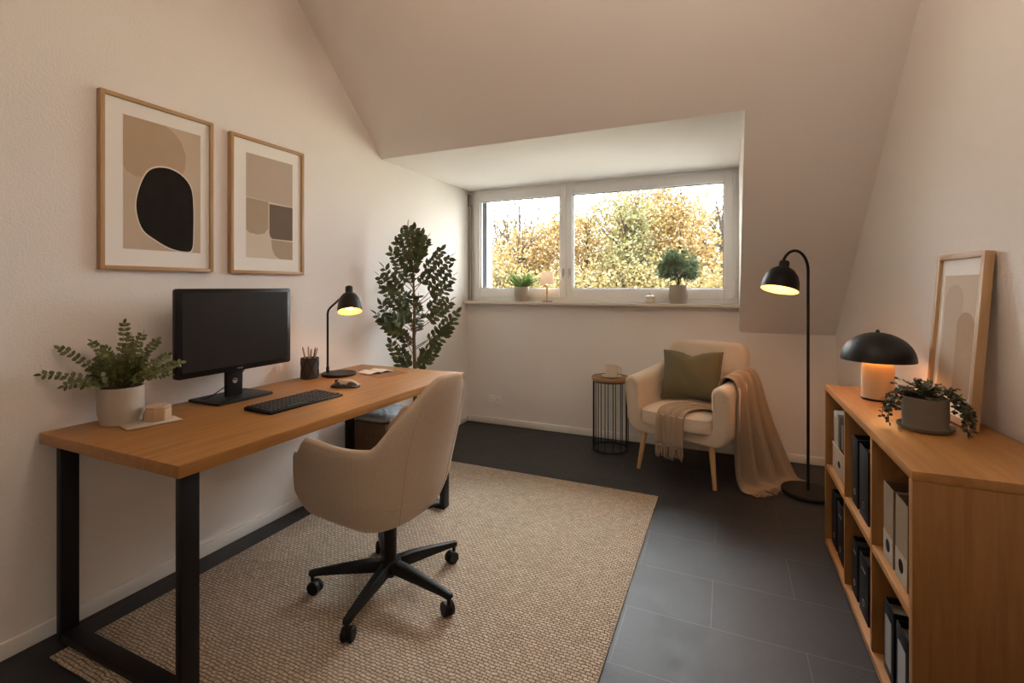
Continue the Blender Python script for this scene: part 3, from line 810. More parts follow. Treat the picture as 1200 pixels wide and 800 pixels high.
# ------------------------------------------------------------------ ARMCHAIR
AR = R(-20)
ax, ay = -.220, 3.715
ac = thing('armchair', 'cream upholstered armchair with wooden legs under the window', 'armchair', (ax, ay, 0), (0, 0, AR))
def upro():
    """U outline in x,z: outer left top, down, round, across, up; then inner back"""
    W2, th, zt_, zb2 = .372, .118, .665, .262
    out = []
    def arc(cx, cz, r_, a0, a1, n_=8): return [(cx + r_ * math.cos(R(a0 + (a1 - a0) * i / n_)), cz + r_ * math.sin(R(a0 + (a1 - a0) * i / n_))) for i in range(n_ + 1)]
    ra = th / 2
    out += arc(-W2 + ra, zt_ - ra, ra, 0, 180, 10)
    out += arc(-W2 + .10 + .01, zb2 + .10, .10, 180, 270, 8)
    out += arc(W2 - .10 - .01, zb2 + .10, .10, 270, 360, 8)
    out += arc(W2 - ra, zt_ - ra, ra, 0, 180, 10)
    out += [(W2 - th, .36), (-W2 + th, .36)]
    return out
prof = upro()
b = MB()
ys = [-.335, -.2, -.05, .1, .2, .265]
np_ = len(prof)
vs = []
for y in ys:
    for x, z in prof:
        up = .055 * ss(-.3, .3, y) * ss(.40, .62, z)
        vs.append((x * (1 - .03 * ss(0, .3, y)), y + (.03 * (1 - ss(.26, .6, z)) if y < -.3 else 0), z + up))
fs = [(i * np_ + j, (i + 1) * np_ + j, (i + 1) * np_ + (j + 1) % np_, i * np_ + (j + 1) % np_) for i in range(len(ys) - 1) for j in range(np_)]
fs += [tuple(range(np_)), tuple(range((len(ys) - 1) * np_, len(ys) * np_))[::-1]]
b.add(vs, fs); b.build('chair_body', ARMF, ac, bevel=.028, seg=5, bang=62, sharp=50)
b = MB(); b.at((.01, .155, .34), (R(-7), 0, 0)).prism(rrect(.59, .555, .09, 8, 0, .2825), -.04, .07, 'y'); b.build('backrest', ARMF, ac, bevel=.04, seg=6, bang=60, sharp=50)
b = MB()
def seatc(u, v):
    x, y, z = superell(.252, .29, .062, 0, -.065, .392, .28, .32)(u, v)
    if z > .40: z += .018 * (1 - (x / .26) ** 2) * (1 - ((y + .065) / .3) ** 2)
    return (x, y, z)
b.grid(seatc, 81, 31); sc_ = b.build('seat_cushion', ARMF, ac, weld=True, sharp=80)
b = MB()
b.tube([Vector(superell(.2535, .2915, .0, 0, -.065, .437, .28, .32)(q / 80, .5)) for q in range(81)], .0028, 5); b.build('piping', ARMF, sc_)
for (sx, sy, spl) in ((-1, -1, .035), (1, -1, .035), (-1, 1, .03), (1, 1, .03)):
    b = MB(); x0_, y0_ = sx * .235, (-.265 if sy < 0 else .25)
    b.tube([(x0_, y0_, .285), (x0_ + sx * spl, y0_ + sy * spl, .0)], [.021, .0125], 14); b.build('leg', LEGW, ac)

# olive cushion
def pillow(W, H, T):
    def f(u, v):
        a, c = 2 * (u % .5) * 2 - 1, 2 * v - 1
        s_ = 1 if u < .5 else -1
        return a, c, s_
    return f
b = MB(); W_, H_, T_ = .43, .36, .075; N = 25
for s_ in (1, -1):
    def pf(u, v, s_=s_):
        a, c = 2 * u - 1, 2 * v - 1
        x = a * W_ / 2 * (1 - .07 * (1 - c * c)); z = c * H_ / 2 * (1 - .08 * (1 - a * a))
        th_ = T_ * (max(0, 1 - a * a) * max(0, 1 - c * c)) ** .45
        notch = .030 * math.exp(-((a - .0) / .28) ** 2) * ss(.55, 1, c)
        wr = .003 * math.sin(9 * a + 5 * c) * (1 - abs(a)) * (1 - c * c)
        return (x, s_ * (th_ + wr), z - notch)
    b.grid(pf, N, N)
cm = Matrix.Translation((ax, ay, 0)) @ Matrix.Rotation(AR, 4, 'Z')
pc = cm @ Vector((-.02, .015, .655))
cu = thing('cushion', 'square olive green cushion leaning on the back of the armchair', 'cushion', pc, (R(-16), R(-2), AR + R(6)))
b.build('cushion_cover', GREENF, cu, weld=True, sharp=100)
b = MB(); edge = []
for (c0, c1) in (((-1, -1), (1, -1)), ((1, -1), (1, 1)), ((1, 1), (-1, 1)), ((-1, 1), (-1, -1))):
    for i in range(12):
        t = i / 12; a = c0[0] + (c1[0] - c0[0]) * t; c = c0[1] + (c1[1] - c0[1]) * t
        edge.append((a * W_ / 2 * (1 - .07 * (1 - c * c)), 0, c * H_ / 2 * (1 - .08 * (1 - a * a)) - .030 * math.exp(-(a / .28) ** 2) * ss(.55, 1, c)))
edge.append(edge[0]); b.tube(edge, .003, 5); b.build('piping', GREENF, cu)

# throw blanket: path from the front hang over the seat, over the right arm, down to the floor
th = thing('throw_blanket', 'fringed taupe wool throw draped over the seat and right arm of the armchair', 'blanket', (ax, ay, 0), (0, 0, AR))
# rows: centre, half-width vector, ripple amplitude
rows = [((-.005, -.378, .240), (.095, .0, .0), .006), ((-.003, -.380, .34), (.095, 0, 0), .006), ((-.002, -.372, .42), (.095, 0, 0), .006), ((.002, -.335, .470), (.097, -.004, 0), .004),
        ((.02, -.25, .487), (.10, -.02, 0), .004), ((.075, -.15, .493), (.095, -.06, 0), .006), ((.15, -.09, .490), (.07, -.10, 0), .006), ((.215, -.06, .505), (.03, -.13, .0), .006),
        ((.243, -.05, .58), (.0, -.150, -.005), .004), ((.250, -.045, .66), (0, -.155, -.012), .004), ((.275, -.04, .715), (0, -.16, -.014), .004), ((.315, -.035, .730), (0, -.165, -.014), .004),
        ((.360, -.02, .712), (0, -.185, -.014), .006), ((.394, -.015, .65), (-.004, -.195, -.012), .014), ((.415, -.01, .52), (-.02, -.205, 0), .026), ((.440, .0, .36), (-.04, -.215, 0), .034), ((.470, .005, .20), (-.065, -.225, 0), .038),
        ((.495, .01, .08), (-.085, -.235, 0), .038), ((.515, .01, .022), (-.095, -.24, 0), .026), ((.555, .0, .014), (-.10, -.24, 0), .010)]
cs = spline([r_[0] for r_ in rows], 110); ws = spline([r_[1] for r_ in rows], 110)
amps = spline([(r_[2], 0, 0) for r_ in rows], 110)
NB = 61; b = MB(); grid_ = []
for i in range(110):
    c, w_ = cs[i], ws[i]
    tg = (cs[min(109, i + 1)] - cs[max(0, i - 1)]).normalized(); nn = tg.cross(w_).normalized()
    row = []
    for j in range(NB):
        t = -1 + 2 * j / (NB - 1)
        am = amps[i].x
        rp = am * (math.sin(t * 9.5 + .6 + i * .004) + .45 * math.sin(t * 21 + 1.3)) 
        p = c + w_ * t + nn * (am * 1.2 + rp)
        if i > 70: p += Vector((0, 0, 0)) + w_ * .0
        p.z = max(p.z, .006 + .004 * (1 + math.sin(t * 14)))
        row.append(p)
    grid_.append(row)
for r_ in grid_: b.v += r_
for i in range(109):
    for j in range(NB - 1): b.f.append([i * NB + j, (i + 1) * NB + j, (i + 1) * NB + j + 1, i * NB + j + 1]); b.m.append(0)
b.build('blanket_cloth', THROWF, th, solid=.005, sharp=120)
rg = random.Random(5)
b = MB()
for j in range(0, NB, 3):
    p = grid_[0][j]; L_ = rg.uniform(.07, .095)
    b.tube([p, p + Vector((rg.uniform(-.004, .004), -.002, -L_ * .5)), p + Vector((rg.uniform(-.008, .008), .0, -L_))], [.0035, .0042, .003], 6)
b.build('fringe', THROWF, th)
b = MB()
for j in range(0, NB):
    p = grid_[109][j]; L_ = rg.uniform(.04, .07); o_ = Vector((rg.uniform(.6, 1), rg.uniform(-.5, .5), 0)).normalized()
    q1 = p + o_ * L_ * .5; q2 = p + o_ * L_; q1.z = .008 + rg.uniform(0, .006); q2.z = .004
    b.tube([p, q1, q2], [.003, .0034, .002], 5)
b.build('fringe', THROWF, th)

# ------------------------------------------------------------------ SIDE TABLE + CUP
stx, sty = -.852, 3.862
sd = thing('side_table', 'round side table with wooden top on a black wire drum', 'table', (stx, sty, 0))
b = MB(); b.lathe([(.0001, .553), (.146, .553), (.150, .557), (.150, .576), (.148, .580), (.143, .580), (.142, .574), (.0001, .574)], 48); b.build('table_top', wood('walnut_top', (.34, .19, .09), (.26, .14, .06), 'x'), sd)
def torus(b_, r_, z, rr, n_=48, c=(0, 0)): b_.tube([(c[0] + r_ * math.cos(2 * PI * i / n_), c[1] + r_ * math.sin(2 * PI * i / n_), z) for i in range(n_ + 1)], rr, 6, False)
b = MB(); torus(b, .138, .006, .006); b.build('base_ring', BLACK, sd)
b = MB(); torus(b, .138, .548, .005); b.build('top_ring', BLACK, sd)
for i in range(14):
    a = 2 * PI * (i + .3) / 14; b = MB(); b.tube([(.138 * math.cos(a), .138 * math.sin(a), .006), (.138 * math.cos(a), .138 * math.sin(a), .552)], .0036, 6); b.build('wire_rod', BLACK, sd)
sa_ = thing('saucer', 'small cream saucer under the cup on the side table', 'saucer', (stx + .008, sty - .002, .5746))
b = MB(); b.lathe([(.0001, 0), (.04, 0), (.06, .006), (.078, .013), (.077, .015), (.058, .009), (.04, .005), (.0001, .005)], 36); b.build('plate', CERAM, sa_)
cp = thing('coffee_cup', 'cream coffee cup on the round side table', 'cup', (stx + .008, sty - .002, .5802), (0, 0, R(24)))
b = MB(); b.lathe([(.0001, 0), (.036, 0), (.044, .006), (.050, .03), (.051, .088), (.0495, .090), (.048, .088), (.047, .03), (.04, .008), (.0001, .007)], 36); b.build('cup_body', CERAM, cp)
b = MB(); b.tube(spline([(.049, 0, .072), (.070, 0, .074), (.082, 0, .055), (.072, 0, .032), (.049, 0, .024)], 16), .0045, 8); b.build('handle', CERAM, cp)
b = MB(); b.lathe([(.0001, .07), (.0475, .07)], 30); b.build('coffee', plain('coffee', (.05, .025, .01), .1), cp)

# ------------------------------------------------------------------ FLOOR LAMP
fx, fy = .469, 3.525
fl = thing('floor_lamp', 'black arched floor lamp with dome shade lit beside the armchair', 'lamp', (fx, fy, 0), (0, 0, R(24)))
b = MB(); b.lathe([(.0001, 0), (.148, 0), (.152, .004), (.152, .018), (.147, .023), (.0001, .024)], 48); b.build('lamp_base', BLACK, fl)
b = MB()
arcp = [(0, 0, .02), (0, 0, 1.0), (0, -.0, 1.400)]
for i in range(1, 15):
    a = PI * .86 * i / 14; arcp.append((-.10 + .10 * math.cos(a), -.03 * (1 - math.cos(a)), 1.400 + .125 * math.sin(a)))
b.tube(arcp, .0085, 12); b.build('lamp_pole', BLACK, fl)
end = Vector(arcp[-1])
hd = bpy.data.objects.new('lamp_head', None); C.objects.link(hd); hd.parent = fl; hd.location = (end.x - .034, end.y - .022, end.z - .172); hd.rotation_euler = (R(-8), R(15), 0)
prof = [(.106, 0), (.1055, .012), (.101, .052), (.089, .092), (.066, .125), (.038, .143), (.028, .148), (.028, .152), (.028, .178), (.024, .185), (.0001, .187)]
shade_parts(hd, prof, BLACK)
BULB_F = emis('floor_lamp_bulb', WARM, 52)
b = MB(); b.ball((0, 0, .060), .030, 10); b.tube([(0, 0, .07), (0, 0, .13)], .014, 10); b.build('bulb', BULB_F, hd)

# ------------------------------------------------------------------ BOOKCASE
ZC = .806; y0c, y1c = 1.62, 2.88
bc = thing('low_bookcase', 'low oak cube bookcase of six compartments along the right wall', 'bookcase', (0, 0, 0))
XFc = .456
def xb(y): return min(xr(y, ZC), xr(y, 0)) - .012
def panel(name, ya, yb_, z0, z1, mt, xf=XFc, inset=0):
    b = MB(); vs = [(xf, ya, z0), (xf, yb_, z0), (xb(yb_) - inset, yb_, z0), (xb(ya) - inset, ya, z0)]
    vs += [(x, y, z1) for x, y, z in [(v_[0], v_[1], 0) for v_ in vs]]
    b.add(vs, [(3, 2, 1, 0), (4, 5, 6, 7), (0, 1, 5, 4), (1, 2, 6, 5), (2, 3, 7, 6), (3, 0, 4, 7)])
    return b.build(name, mt, bc, bevel=.002)
T = .028
panel('bookcase_top', y0c, y1c, ZC - T, ZC, OAK)
panel('side_panel', y0c, y0c + T, 0, ZC - T, OAKZ); panel('side_panel', y1c - T, y1c, 0, ZC - T, OAKZ)
panel('bottom_panel', y0c + T, y1c - T, .012, .012 + T, OAK)
yd1, yd2 = 2.035, 2.45
ZS = .400
for yy in (yd1, yd2):
    panel('divider', yy - .010, yy + .010, .04, ZC - T, OAKZ, XFc + .002)
for ya, yb_ in ((y0c + T, yd1 - .010), (yd1 + .010, yd2 - .010), (yd2 + .010, y1c - T)):
    panel('shelf', ya, yb_, ZS - .012, ZS + .012, OAK, XFc + .002)
b = MB(); ya, yb_ = y0c + T, y1c - T
vs = [(xb(ya) - .012, ya, .04), (xb(yb_) - .012, yb_, .04), (xb(yb_), yb_, .04), (xb(ya), ya, .04)]
vs += [(x, y, ZC - T) for x, y, z in vs]; b.add(vs, [(3, 2, 1, 0), (4, 5, 6, 7), (0, 1, 5, 4), (1, 2, 6, 5), (2, 3, 7, 6), (3, 0, 4, 7)])
b.build('back_panel', OAK, bc)

def magfile(label, y, wd, z, h, group):
    f = thing('magazine_file', label, 'file box', (XFc + .022, y, z), group=group)
    b = MB(); t = .003; D = .235
    b.box(0, t, -wd / 2, wd / 2, 0, h); b.box(D - t, D, -wd / 2, wd / 2, 0, h + .0); b.box(t, D - t, -wd / 2, -wd / 2 + t, 0, h); b.box(t, D - t, wd / 2 - t, wd / 2, 0, h); b.box(t, D - t, -wd / 2 + t, wd / 2 - t, 0, t)
    b.build('file_body', KRAFT, f)
    b = MB(); b.box(-.0012, -.0002, -wd / 2 + .001, wd / 2 - .001, .004, h * .36); b.build('front_label', CARD, f)
    b = MB(); b.at((-.0013, 0, h * .21), (0, R(-90), 0)).lathe([(.0001, .0008), (.020, .0008), (.020, 0)], 24); b.build('finger_hole', HOLE, f)
    return f
def binder(label, y, wd, z, h, group, lab=False, D=.24, ringz=.055, slot=False, top=KRAFT):
    f = thing('ring_binder', label, 'binder', (XFc + .022, y, z), group=group)
    b = MB(); t = .0035
    b.box(0, t, -wd / 2, wd / 2, 0, h); b.box(t, D, -wd / 2, -wd / 2 + t, 0, h); b.box(t, D, wd / 2 - t, wd / 2, 0, h); b.build('binder_cover', BINDER, f, bevel=.001)
    b = MB(); b.box(.010, D - .008, -wd / 2 + t + .004, wd / 2 - t - .004, .004, h - .018); b.build('paper_block', top, f)
    if lab:
        b = MB(); b.box(-.001, -.0002, -wd * .30, wd * .34, .03, h * .80); b.build('spine_label', LABELG, f)
    else:
        b = MB(); b.at((-.0004, 0, ringz), (0, R(-90), 0)).lathe([(.010, 0), (.0125, 0), (.0125, .0015), (.010, .0015), (.010, 0)], 24); b.build('finger_ring', STEEL, f)
        b = MB(); b.at((-.0003, 0, ringz), (0, R(-90), 0)).lathe([(.0001, .0004), (.010, .0004), (.010, 0)], 20); b.build('finger_hole', HOLE, f)
    if slot:
        b = MB(); b.box(-.0012, -.0002, -wd * .22, wd * .22, h * .78, h * .81); b.build('label_clip', LABELG, f)
    return f
zT, zB = ZS + .0125, .0405
magfile('kraft magazine file in the nearest upper compartment, left one of the two', 1.918, .100, zT, .245, 'kraft files in the bookcase')
magfile('kraft magazine file in the nearest upper compartment, right one of the two', 1.790, .108, zT, .250, 'kraft files in the bookcase')
binder('black binder with grey spine label in nearest lower compartment, left one of the two', 1.915, .095, zB, .235, 'labelled binders in the bookcase', True)
binder('black binder with grey spine label in nearest lower compartment, right one of the two', 1.785, .105, zB, .235, 'labelled binders in the bookcase', True)
DARKP = plain('dark_page_block', (.03, .03, .03), .8)
binder('narrow black ring binder in the upper middle compartment, left one of the two', 2.362, .088, zT, .275, 'black binders in the middle compartments', top=DARKP)
binder('wide black ring binder in the upper middle compartment, right one of the two', 2.225, .125, zT, .275, 'black binders in the middle compartments', top=DARKP)
binder('narrow black ring binder in the lower middle compartment, left one of the two', 2.365, .090, zB, .225, 'black binders in the middle compartments', top=DARKP, slot=True)
binder('wide black ring binder in the lower middle compartment, right one of the two', 2.225, .125, zB, .225, 'black binders in the middle compartments', slot=True, top=DARKP)
binder('black ring binder in the farthest lower compartment, left one of the two', 2.775, .105, zB, .26, 'black binders in the lower far compartment', top=DARKP)
binder('black ring binder in the farthest lower compartment, right one of the two', 2.635, .120, zB, .255, 'black binders in the lower far compartment', slot=True, top=DARKP)
kb = thing('storage_box', 'low kraft storage box with oval finger hole in the farthest upper compartment', 'box', (XFc + .022, 2.662, zT))
b = MB(); b.box(0, .235, -.135, .155, 0, .118); b.build('box_body', KRAFTL, kb, bevel=.002)
b = MB(); b.box(-.002, .237, -.137, .157, .1185, .128); b.build('lid', KRAFTL, kb, bevel=.002)
b = MB(); b.at((-.0004, 0, .062), (0, R(-90), 0)).prism([(.015 * math.cos(2 * PI * i / 24), .026 * math.sin(2 * PI * i / 24)) for i in range(24)], 0, .0008); b.build('finger_hole', HOLE, kb)
wf = thing('white_folder', 'white document folder standing on the kraft storage box', 'folder', (XFc + .025, 2.755, zT + .1286))
b = MB(); b.box(0, .21, -.045, .045, 0, .155); b.build('folder_body', plain('off_white_folder', (.46, .42, .37), .9), wf, bevel=.002)
b = MB(); b.box(-.001, 0, -.03, .03, .02, .135); b.build('label', CARD, wf)
bf = thing('black_folder', 'black document folder standing on the kraft storage box', 'folder', (XFc + .025, 2.615, zT + .1286))
b = MB(); b.box(0, .21, -.06, .06, 0, .150); b.build('folder_body', BINDER, bf, bevel=.002)
b = MB(); b.box(-.001, 0, -.015, .0, .02, .13); b.build('spine_strip', LABELG, bf)

# table lamp on the bookcase
tl = thing('mushroom_lamp', 'mushroom table lamp with black dome and cream base lit on the bookcase', 'lamp', (.606, 2.585, ZC + .0006))
b = MB(); b.lathe([(.0001, 0), (.058, 0), (.060, .004), (.060, .12), (.058, .145), (.052, .158), (.040, .165), (.0001, .166)], 40); b.build('lamp_base', CERAMM, tl)
b = MB(); b.lathe([(.0001, 0), (.0605, 0), (.0612, .003), (.0612, .007), (.0605, .009)], 40); b.build('foot_ring', BLACKM, tl)
b = MB(); b.tube([(0, 0, .165), (0, 0, .30)], .006, 10); b.build('lamp_stem', STEEL, tl)
prof = [(.137, .172), (.137, .176)] + [(.137 * math.cos(R(a)), .176 + .118 * math.sin(R(a))) for a in range(8, 88, 8)] + [(.004, .294), (.0001, .294)]
shade_parts(tl, prof, BLACKM)
b = MB(); b.lathe([(.0001, .294), (.007, .294), (.008, .298), (.005, .305), (.0001, .306)], 16); b.build('finial', BLACKM, tl)
BULB_T = emis('table_lamp_bulb', WARM, 26)
b = MB(); b.ball((0, 0, .205), .026, 10); b.build('bulb', BULB_T, tl)

# trailing plant
bp_ = thing('trailing_plant', 'small-leaved trailing plant in grey clay pot on the bookcase', 'plant', (.628, 2.105, ZC + .0006))
b = MB(); b.lathe([(.0001, 0), (.068, 0), (.078, .010), (.080, .018), (.076, .018), (.066, .008), (.0001, .008)], 36); b.build('saucer', POTG, bp_)
b = pot_mesh(.064, .105, .0, .006, .95); b.v = [Vector((p.x, p.y, p.z + .0085)) for p in b.v]; b.build('pot', POTG, bp_)
soil_mesh(.054, .100).build('soil', SOIL, bp_)
bs, bl = MB(), MB(); rg = random.Random(21)
for i in range(34):
    a = rg.uniform(0, 2 * PI); rr = rg.uniform(.02, .085)
    sprig(bs, bl, (rg.uniform(-.03, .03), rg.uniform(-.03, .03), .1), (rr * math.cos(a), rr * math.sin(a), rg.uniform(.115, .165)), 6, .015, .012, .02, .001, .25, rg)
def trail(a, r_, zend):
    p = [(.02 * math.cos(a), .02 * math.sin(a), .10), (.06 * math.cos(a), .06 * math.sin(a), .135), ((r_ - .012) * math.cos(a), (r_ - .012) * math.sin(a), .105), (r_ * math.cos(a), r_ * math.sin(a), (zend + .1) / 2), ((r_ + .004) * math.cos(a + .1), (r_ + .004) * math.sin(a + .1), zend)]
    pp_ = spline(p, 22); bs.tube(pp_, .001, 5)
    for q_ in pp_[6:]:
        for k_ in range(2):
            bl.leaf(q_, (rg.uniform(-1, 1), rg.uniform(-1, 1), rg.uniform(-.6, .4)), (rg.uniform(-1, 1), rg.uniform(-1, 1), .5), .015, .012)
for (a, r_, z_) in ((152, .10, .05), (165, .115, .03), (178, .10, .015), (190, .11, .05), (200, .095, .07), (318, .11, .012), (326, .10, .06), (335, .115, .04), (345, .12, .012), (355, .105, .055), (8, .12, .03), (20, .10, .06), (60, .1, .06), (110, .1, .05)):
    trail(R(a), r_, z_)
bs.build('stems', STEMC, bp_); bl.build('foliage', LEAF_T, bp_)

# leaning framed print on the bookcase
def rarch(a0, a1, b0, b1, n_=14):
    r_ = (a1 - a0) / 2; cx = (a0 + a1) / 2
    return [(a0, b0), (a1, b0), (a1, b1 - r_ * .9)] + [(cx + r_ * math.cos(PI * i / n_), b1 - r_ * .9 + r_ * .9 * math.sin(PI * i / n_)) for i in range(1, n_)] + [(a0, b1 - r_ * .9)]
WL, HL = .328, .615
rz = math.atan(.07) + PI
la = [(0, rect(-.115, .115, .085, .535)), (1, rarch(-.10, .03, .26, .50)), (2, rarch(-.105, .01, .10, .31)), (3, rarch(.0, .115, .095, .40))]
# seen from the room the local y axis is mirrored, near edge = +y
la = [(i, [(y, z) for y, z in p]) for i, p in la]
pframe('leaning_framed_print', 'framed tan arch print leaning on the wall atop the bookcase', (.772, 2.300, ZC + .0025), (0, R(-4.0), rz), WL, HL, .020, .028, .03, la,
       [plain('art_l_base', (.60, .50, .40), .85), plain('art_l_pale', (.52, .42, .33), .85), plain('art_l_mid', (.50, .40, .30), .85), plain('art_l_arch', (.42, .29, .19), .85, var=.08, vscale=20)])

# ------------------------------------------------------------------ WINDOW SILL THINGS
ZI = 1.1656
p1 = thing('potted_succulent', 'small spiky green plant in beige pot on the left of the window sill', 'plant', (-1.728, 4.098, ZI))
pot_mesh(.064, .135, .003, .006, .84).build('pot', POTC, p1); soil_mesh(.054, .118).build('soil', SOIL, p1)
bl = MB(); rg = random.Random(8)
for i in range(40):
    a = rg.uniform(0, 2 * PI); e = rg.uniform(.45, 1.4)
    bl.leaf((.02 * math.cos(a), .02 * math.sin(a), .115), (math.cos(a) * math.cos(e), math.sin(a) * math.cos(e) * .45, math.sin(e)), (0, 0, 1), rg.uniform(.14, .215), .034, .3, .20)
bl.build('foliage', LEAF_G, p1)
p2 = thing('potted_olive_bush', 'rounded blue-green bush in beige pot on the right of the window sill', 'plant', (-.357, 4.098, ZI))
pot_mesh(.067, .150, .006, .006, .84).build('pot', POTC, p2); soil_mesh(.056, .13).build('soil', SOIL, p2)
bs, bl = MB(), MB(); rg = random.Random(9)
for a in range(4): bs.tube([(0, 0, .12), (.02 * math.cos(a * 1.7), .012 * math.sin(a * 1.7), .2), (.06 * math.cos(a * 1.7), .03 * math.sin(a * 1.7), .29)], [.006, .005, .003], 6)
for i in range(85):
    a = rg.uniform(0, 2 * PI); se = rg.uniform(-.62, 1); ce = math.sqrt(1 - se * se); k_ = rg.uniform(.75, 1)
    y_ = .15 * k_ * ce * math.sin(a)
    sprig(bs, bl, (0, 0, .215), (.165 * k_ * ce * math.cos(a), max(-.13, min(.05, y_)), max(.155, .285 + .15 * k_ * se)), 4, .042, .020, 0, .0014, .5, rg, True, None, .9, True, (-.1, -1, .2))
bs.build('stems', STEMC, p2); bl.build('foliage', LEAF_B, p2)
ml = thing('small_table_lamp', 'tiny lamp with cream drum shade glowing on the window sill', 'lamp', (-1.478, 4.095, ZI))
b = MB(); b.lathe([(.0001, 0), (.05, 0), (.05, .006), (.046, .009), (.0001, .010)], 28); b.build('lamp_base', plain('bronze', (.12, .08, .05), .4), ml)
b = MB(); b.tube([(0, 0, .009), (0, 0, .07)], .006, 10); b.tube([(0, 0, .07), (0, 0, .15)], .009, 12); b.build('lamp_stem', plain('brass', (.55, .36, .16), .3, metal=.8), ml)
m_, nt_, bb_ = newmat('cream_lamp_cloth'); setin(bb_, Base_Color=(.80, .62, .46, 1), Roughness=.9)
bb_.inputs['Emission Color'].default_value = (1, .68, .42, 1); bb_.inputs['Emission Strength'].default_value = .22
b = MB(); b.lathe([(.062, .155), (.056, .268)], 36); b.build('lamp_shade', m_, ml, solid=.0015)
b = MB(); b.ball((0, 0, .165), .014, 8); b.build('bulb', emis('mini_bulb', (1, .72, .4), 8), ml)
cj = thing('lidded_jar', 'small cream jar with pointed lid on the window sill by the bush', 'jar', (-.573, 4.09, ZI))
b = MB(); b.lathe([(.0001, 0), (.05, 0), (.056, .004), (.054, .007), (.036, .008), (.040, .012), (.040, .052), (.0001, .053)], 30); b.build('jar_body', CERAM, cj)
b = MB(); b.lathe([(.041, .0535), (.038, .060), (.018, .066), (.014, .072), (.015, .080), (.006, .090), (.002, .118), (.0001, .119)], 24); b.build('lid', CERAM, cj)

# ------------------------------------------------------------------ CEILING LAMPS (out of view; rear and middle ones added as fill)
def pendant(label, x, y, drop, r_, col, e):
    p = thing('unseen_pendant', label, 'lamp', (x, y, ZT), group='pendant lamps')
    b = MB(); b.lathe([(.0001, 0), (.06, 0), (.06, -.03), (.0001, -.03)], 32); b.tube([(0, 0, -.03), (0, 0, -drop + r_)], .004, 8); b.build('canopy', PVC, p)
    b = MB(); b.ball((0, 0, -drop), r_, 16); b.build('globe', emis('pendant_globe', col, e), p)
pendant('small warm globe pendant above the desk, beyond the upper edge of the photo', -1.38, 1.70, .34, .08, (1.0, .60, .36), 1.8)
pendant('globe pendant added as unseen fill light behind the camera', .30, -.5, .55, .13, (1.0, .78, .60), 4.8)  # weak fill added to lift the desk side, slope and right wall
pendant('larger globe pendant added as unseen fill light in the middle of the ceiling, beyond the upper edge of the photo', -.18, 1.15, .45, .13, (1.0, .78, .62), 14)  # main fill, added to brighten the slope and right wall

# ------------------------------------------------------------------ OUTSIDE
GZ = -2.9
b = MB(); b.box(-40, 30, 4.6, 60, GZ - .3, GZ)
tag(b.build('lawn', plain('lawn_grass', (.36, .34, .24), .95, var=.3, vscale=2), None), 'yellow-green lawn outside below the window', 'lawn', None, 'structure')
LF = {
 'yellow': leafmat('yellow_leaf', (0.114, 0.061, 0.014), (0.139, 0.090, 0.026), .7, .4, .9),
 'orange': leafmat('orange_leaf', (0.118, 0.049, 0.012), (0.135, 0.074, 0.021), .7, .4, .9),
 'green': leafmat('lime_leaf', (0.063, 0.064, 0.017), (0.102, 0.086, 0.026), .7, .4, .9),
 'gold': leafmat('gold_leaf', (0.102, 0.074, 0.020), (0.135, 0.098, 0.030), .7, .4, .9),
 'mixed': leafmat('mixed_leaf', (0.085, 0.066, 0.026), (0.126, 0.078, 0.026), .7, .4, .6),
}
BARK = plain('dark_bark', (.024, .018, .014), .95, spec=.1)
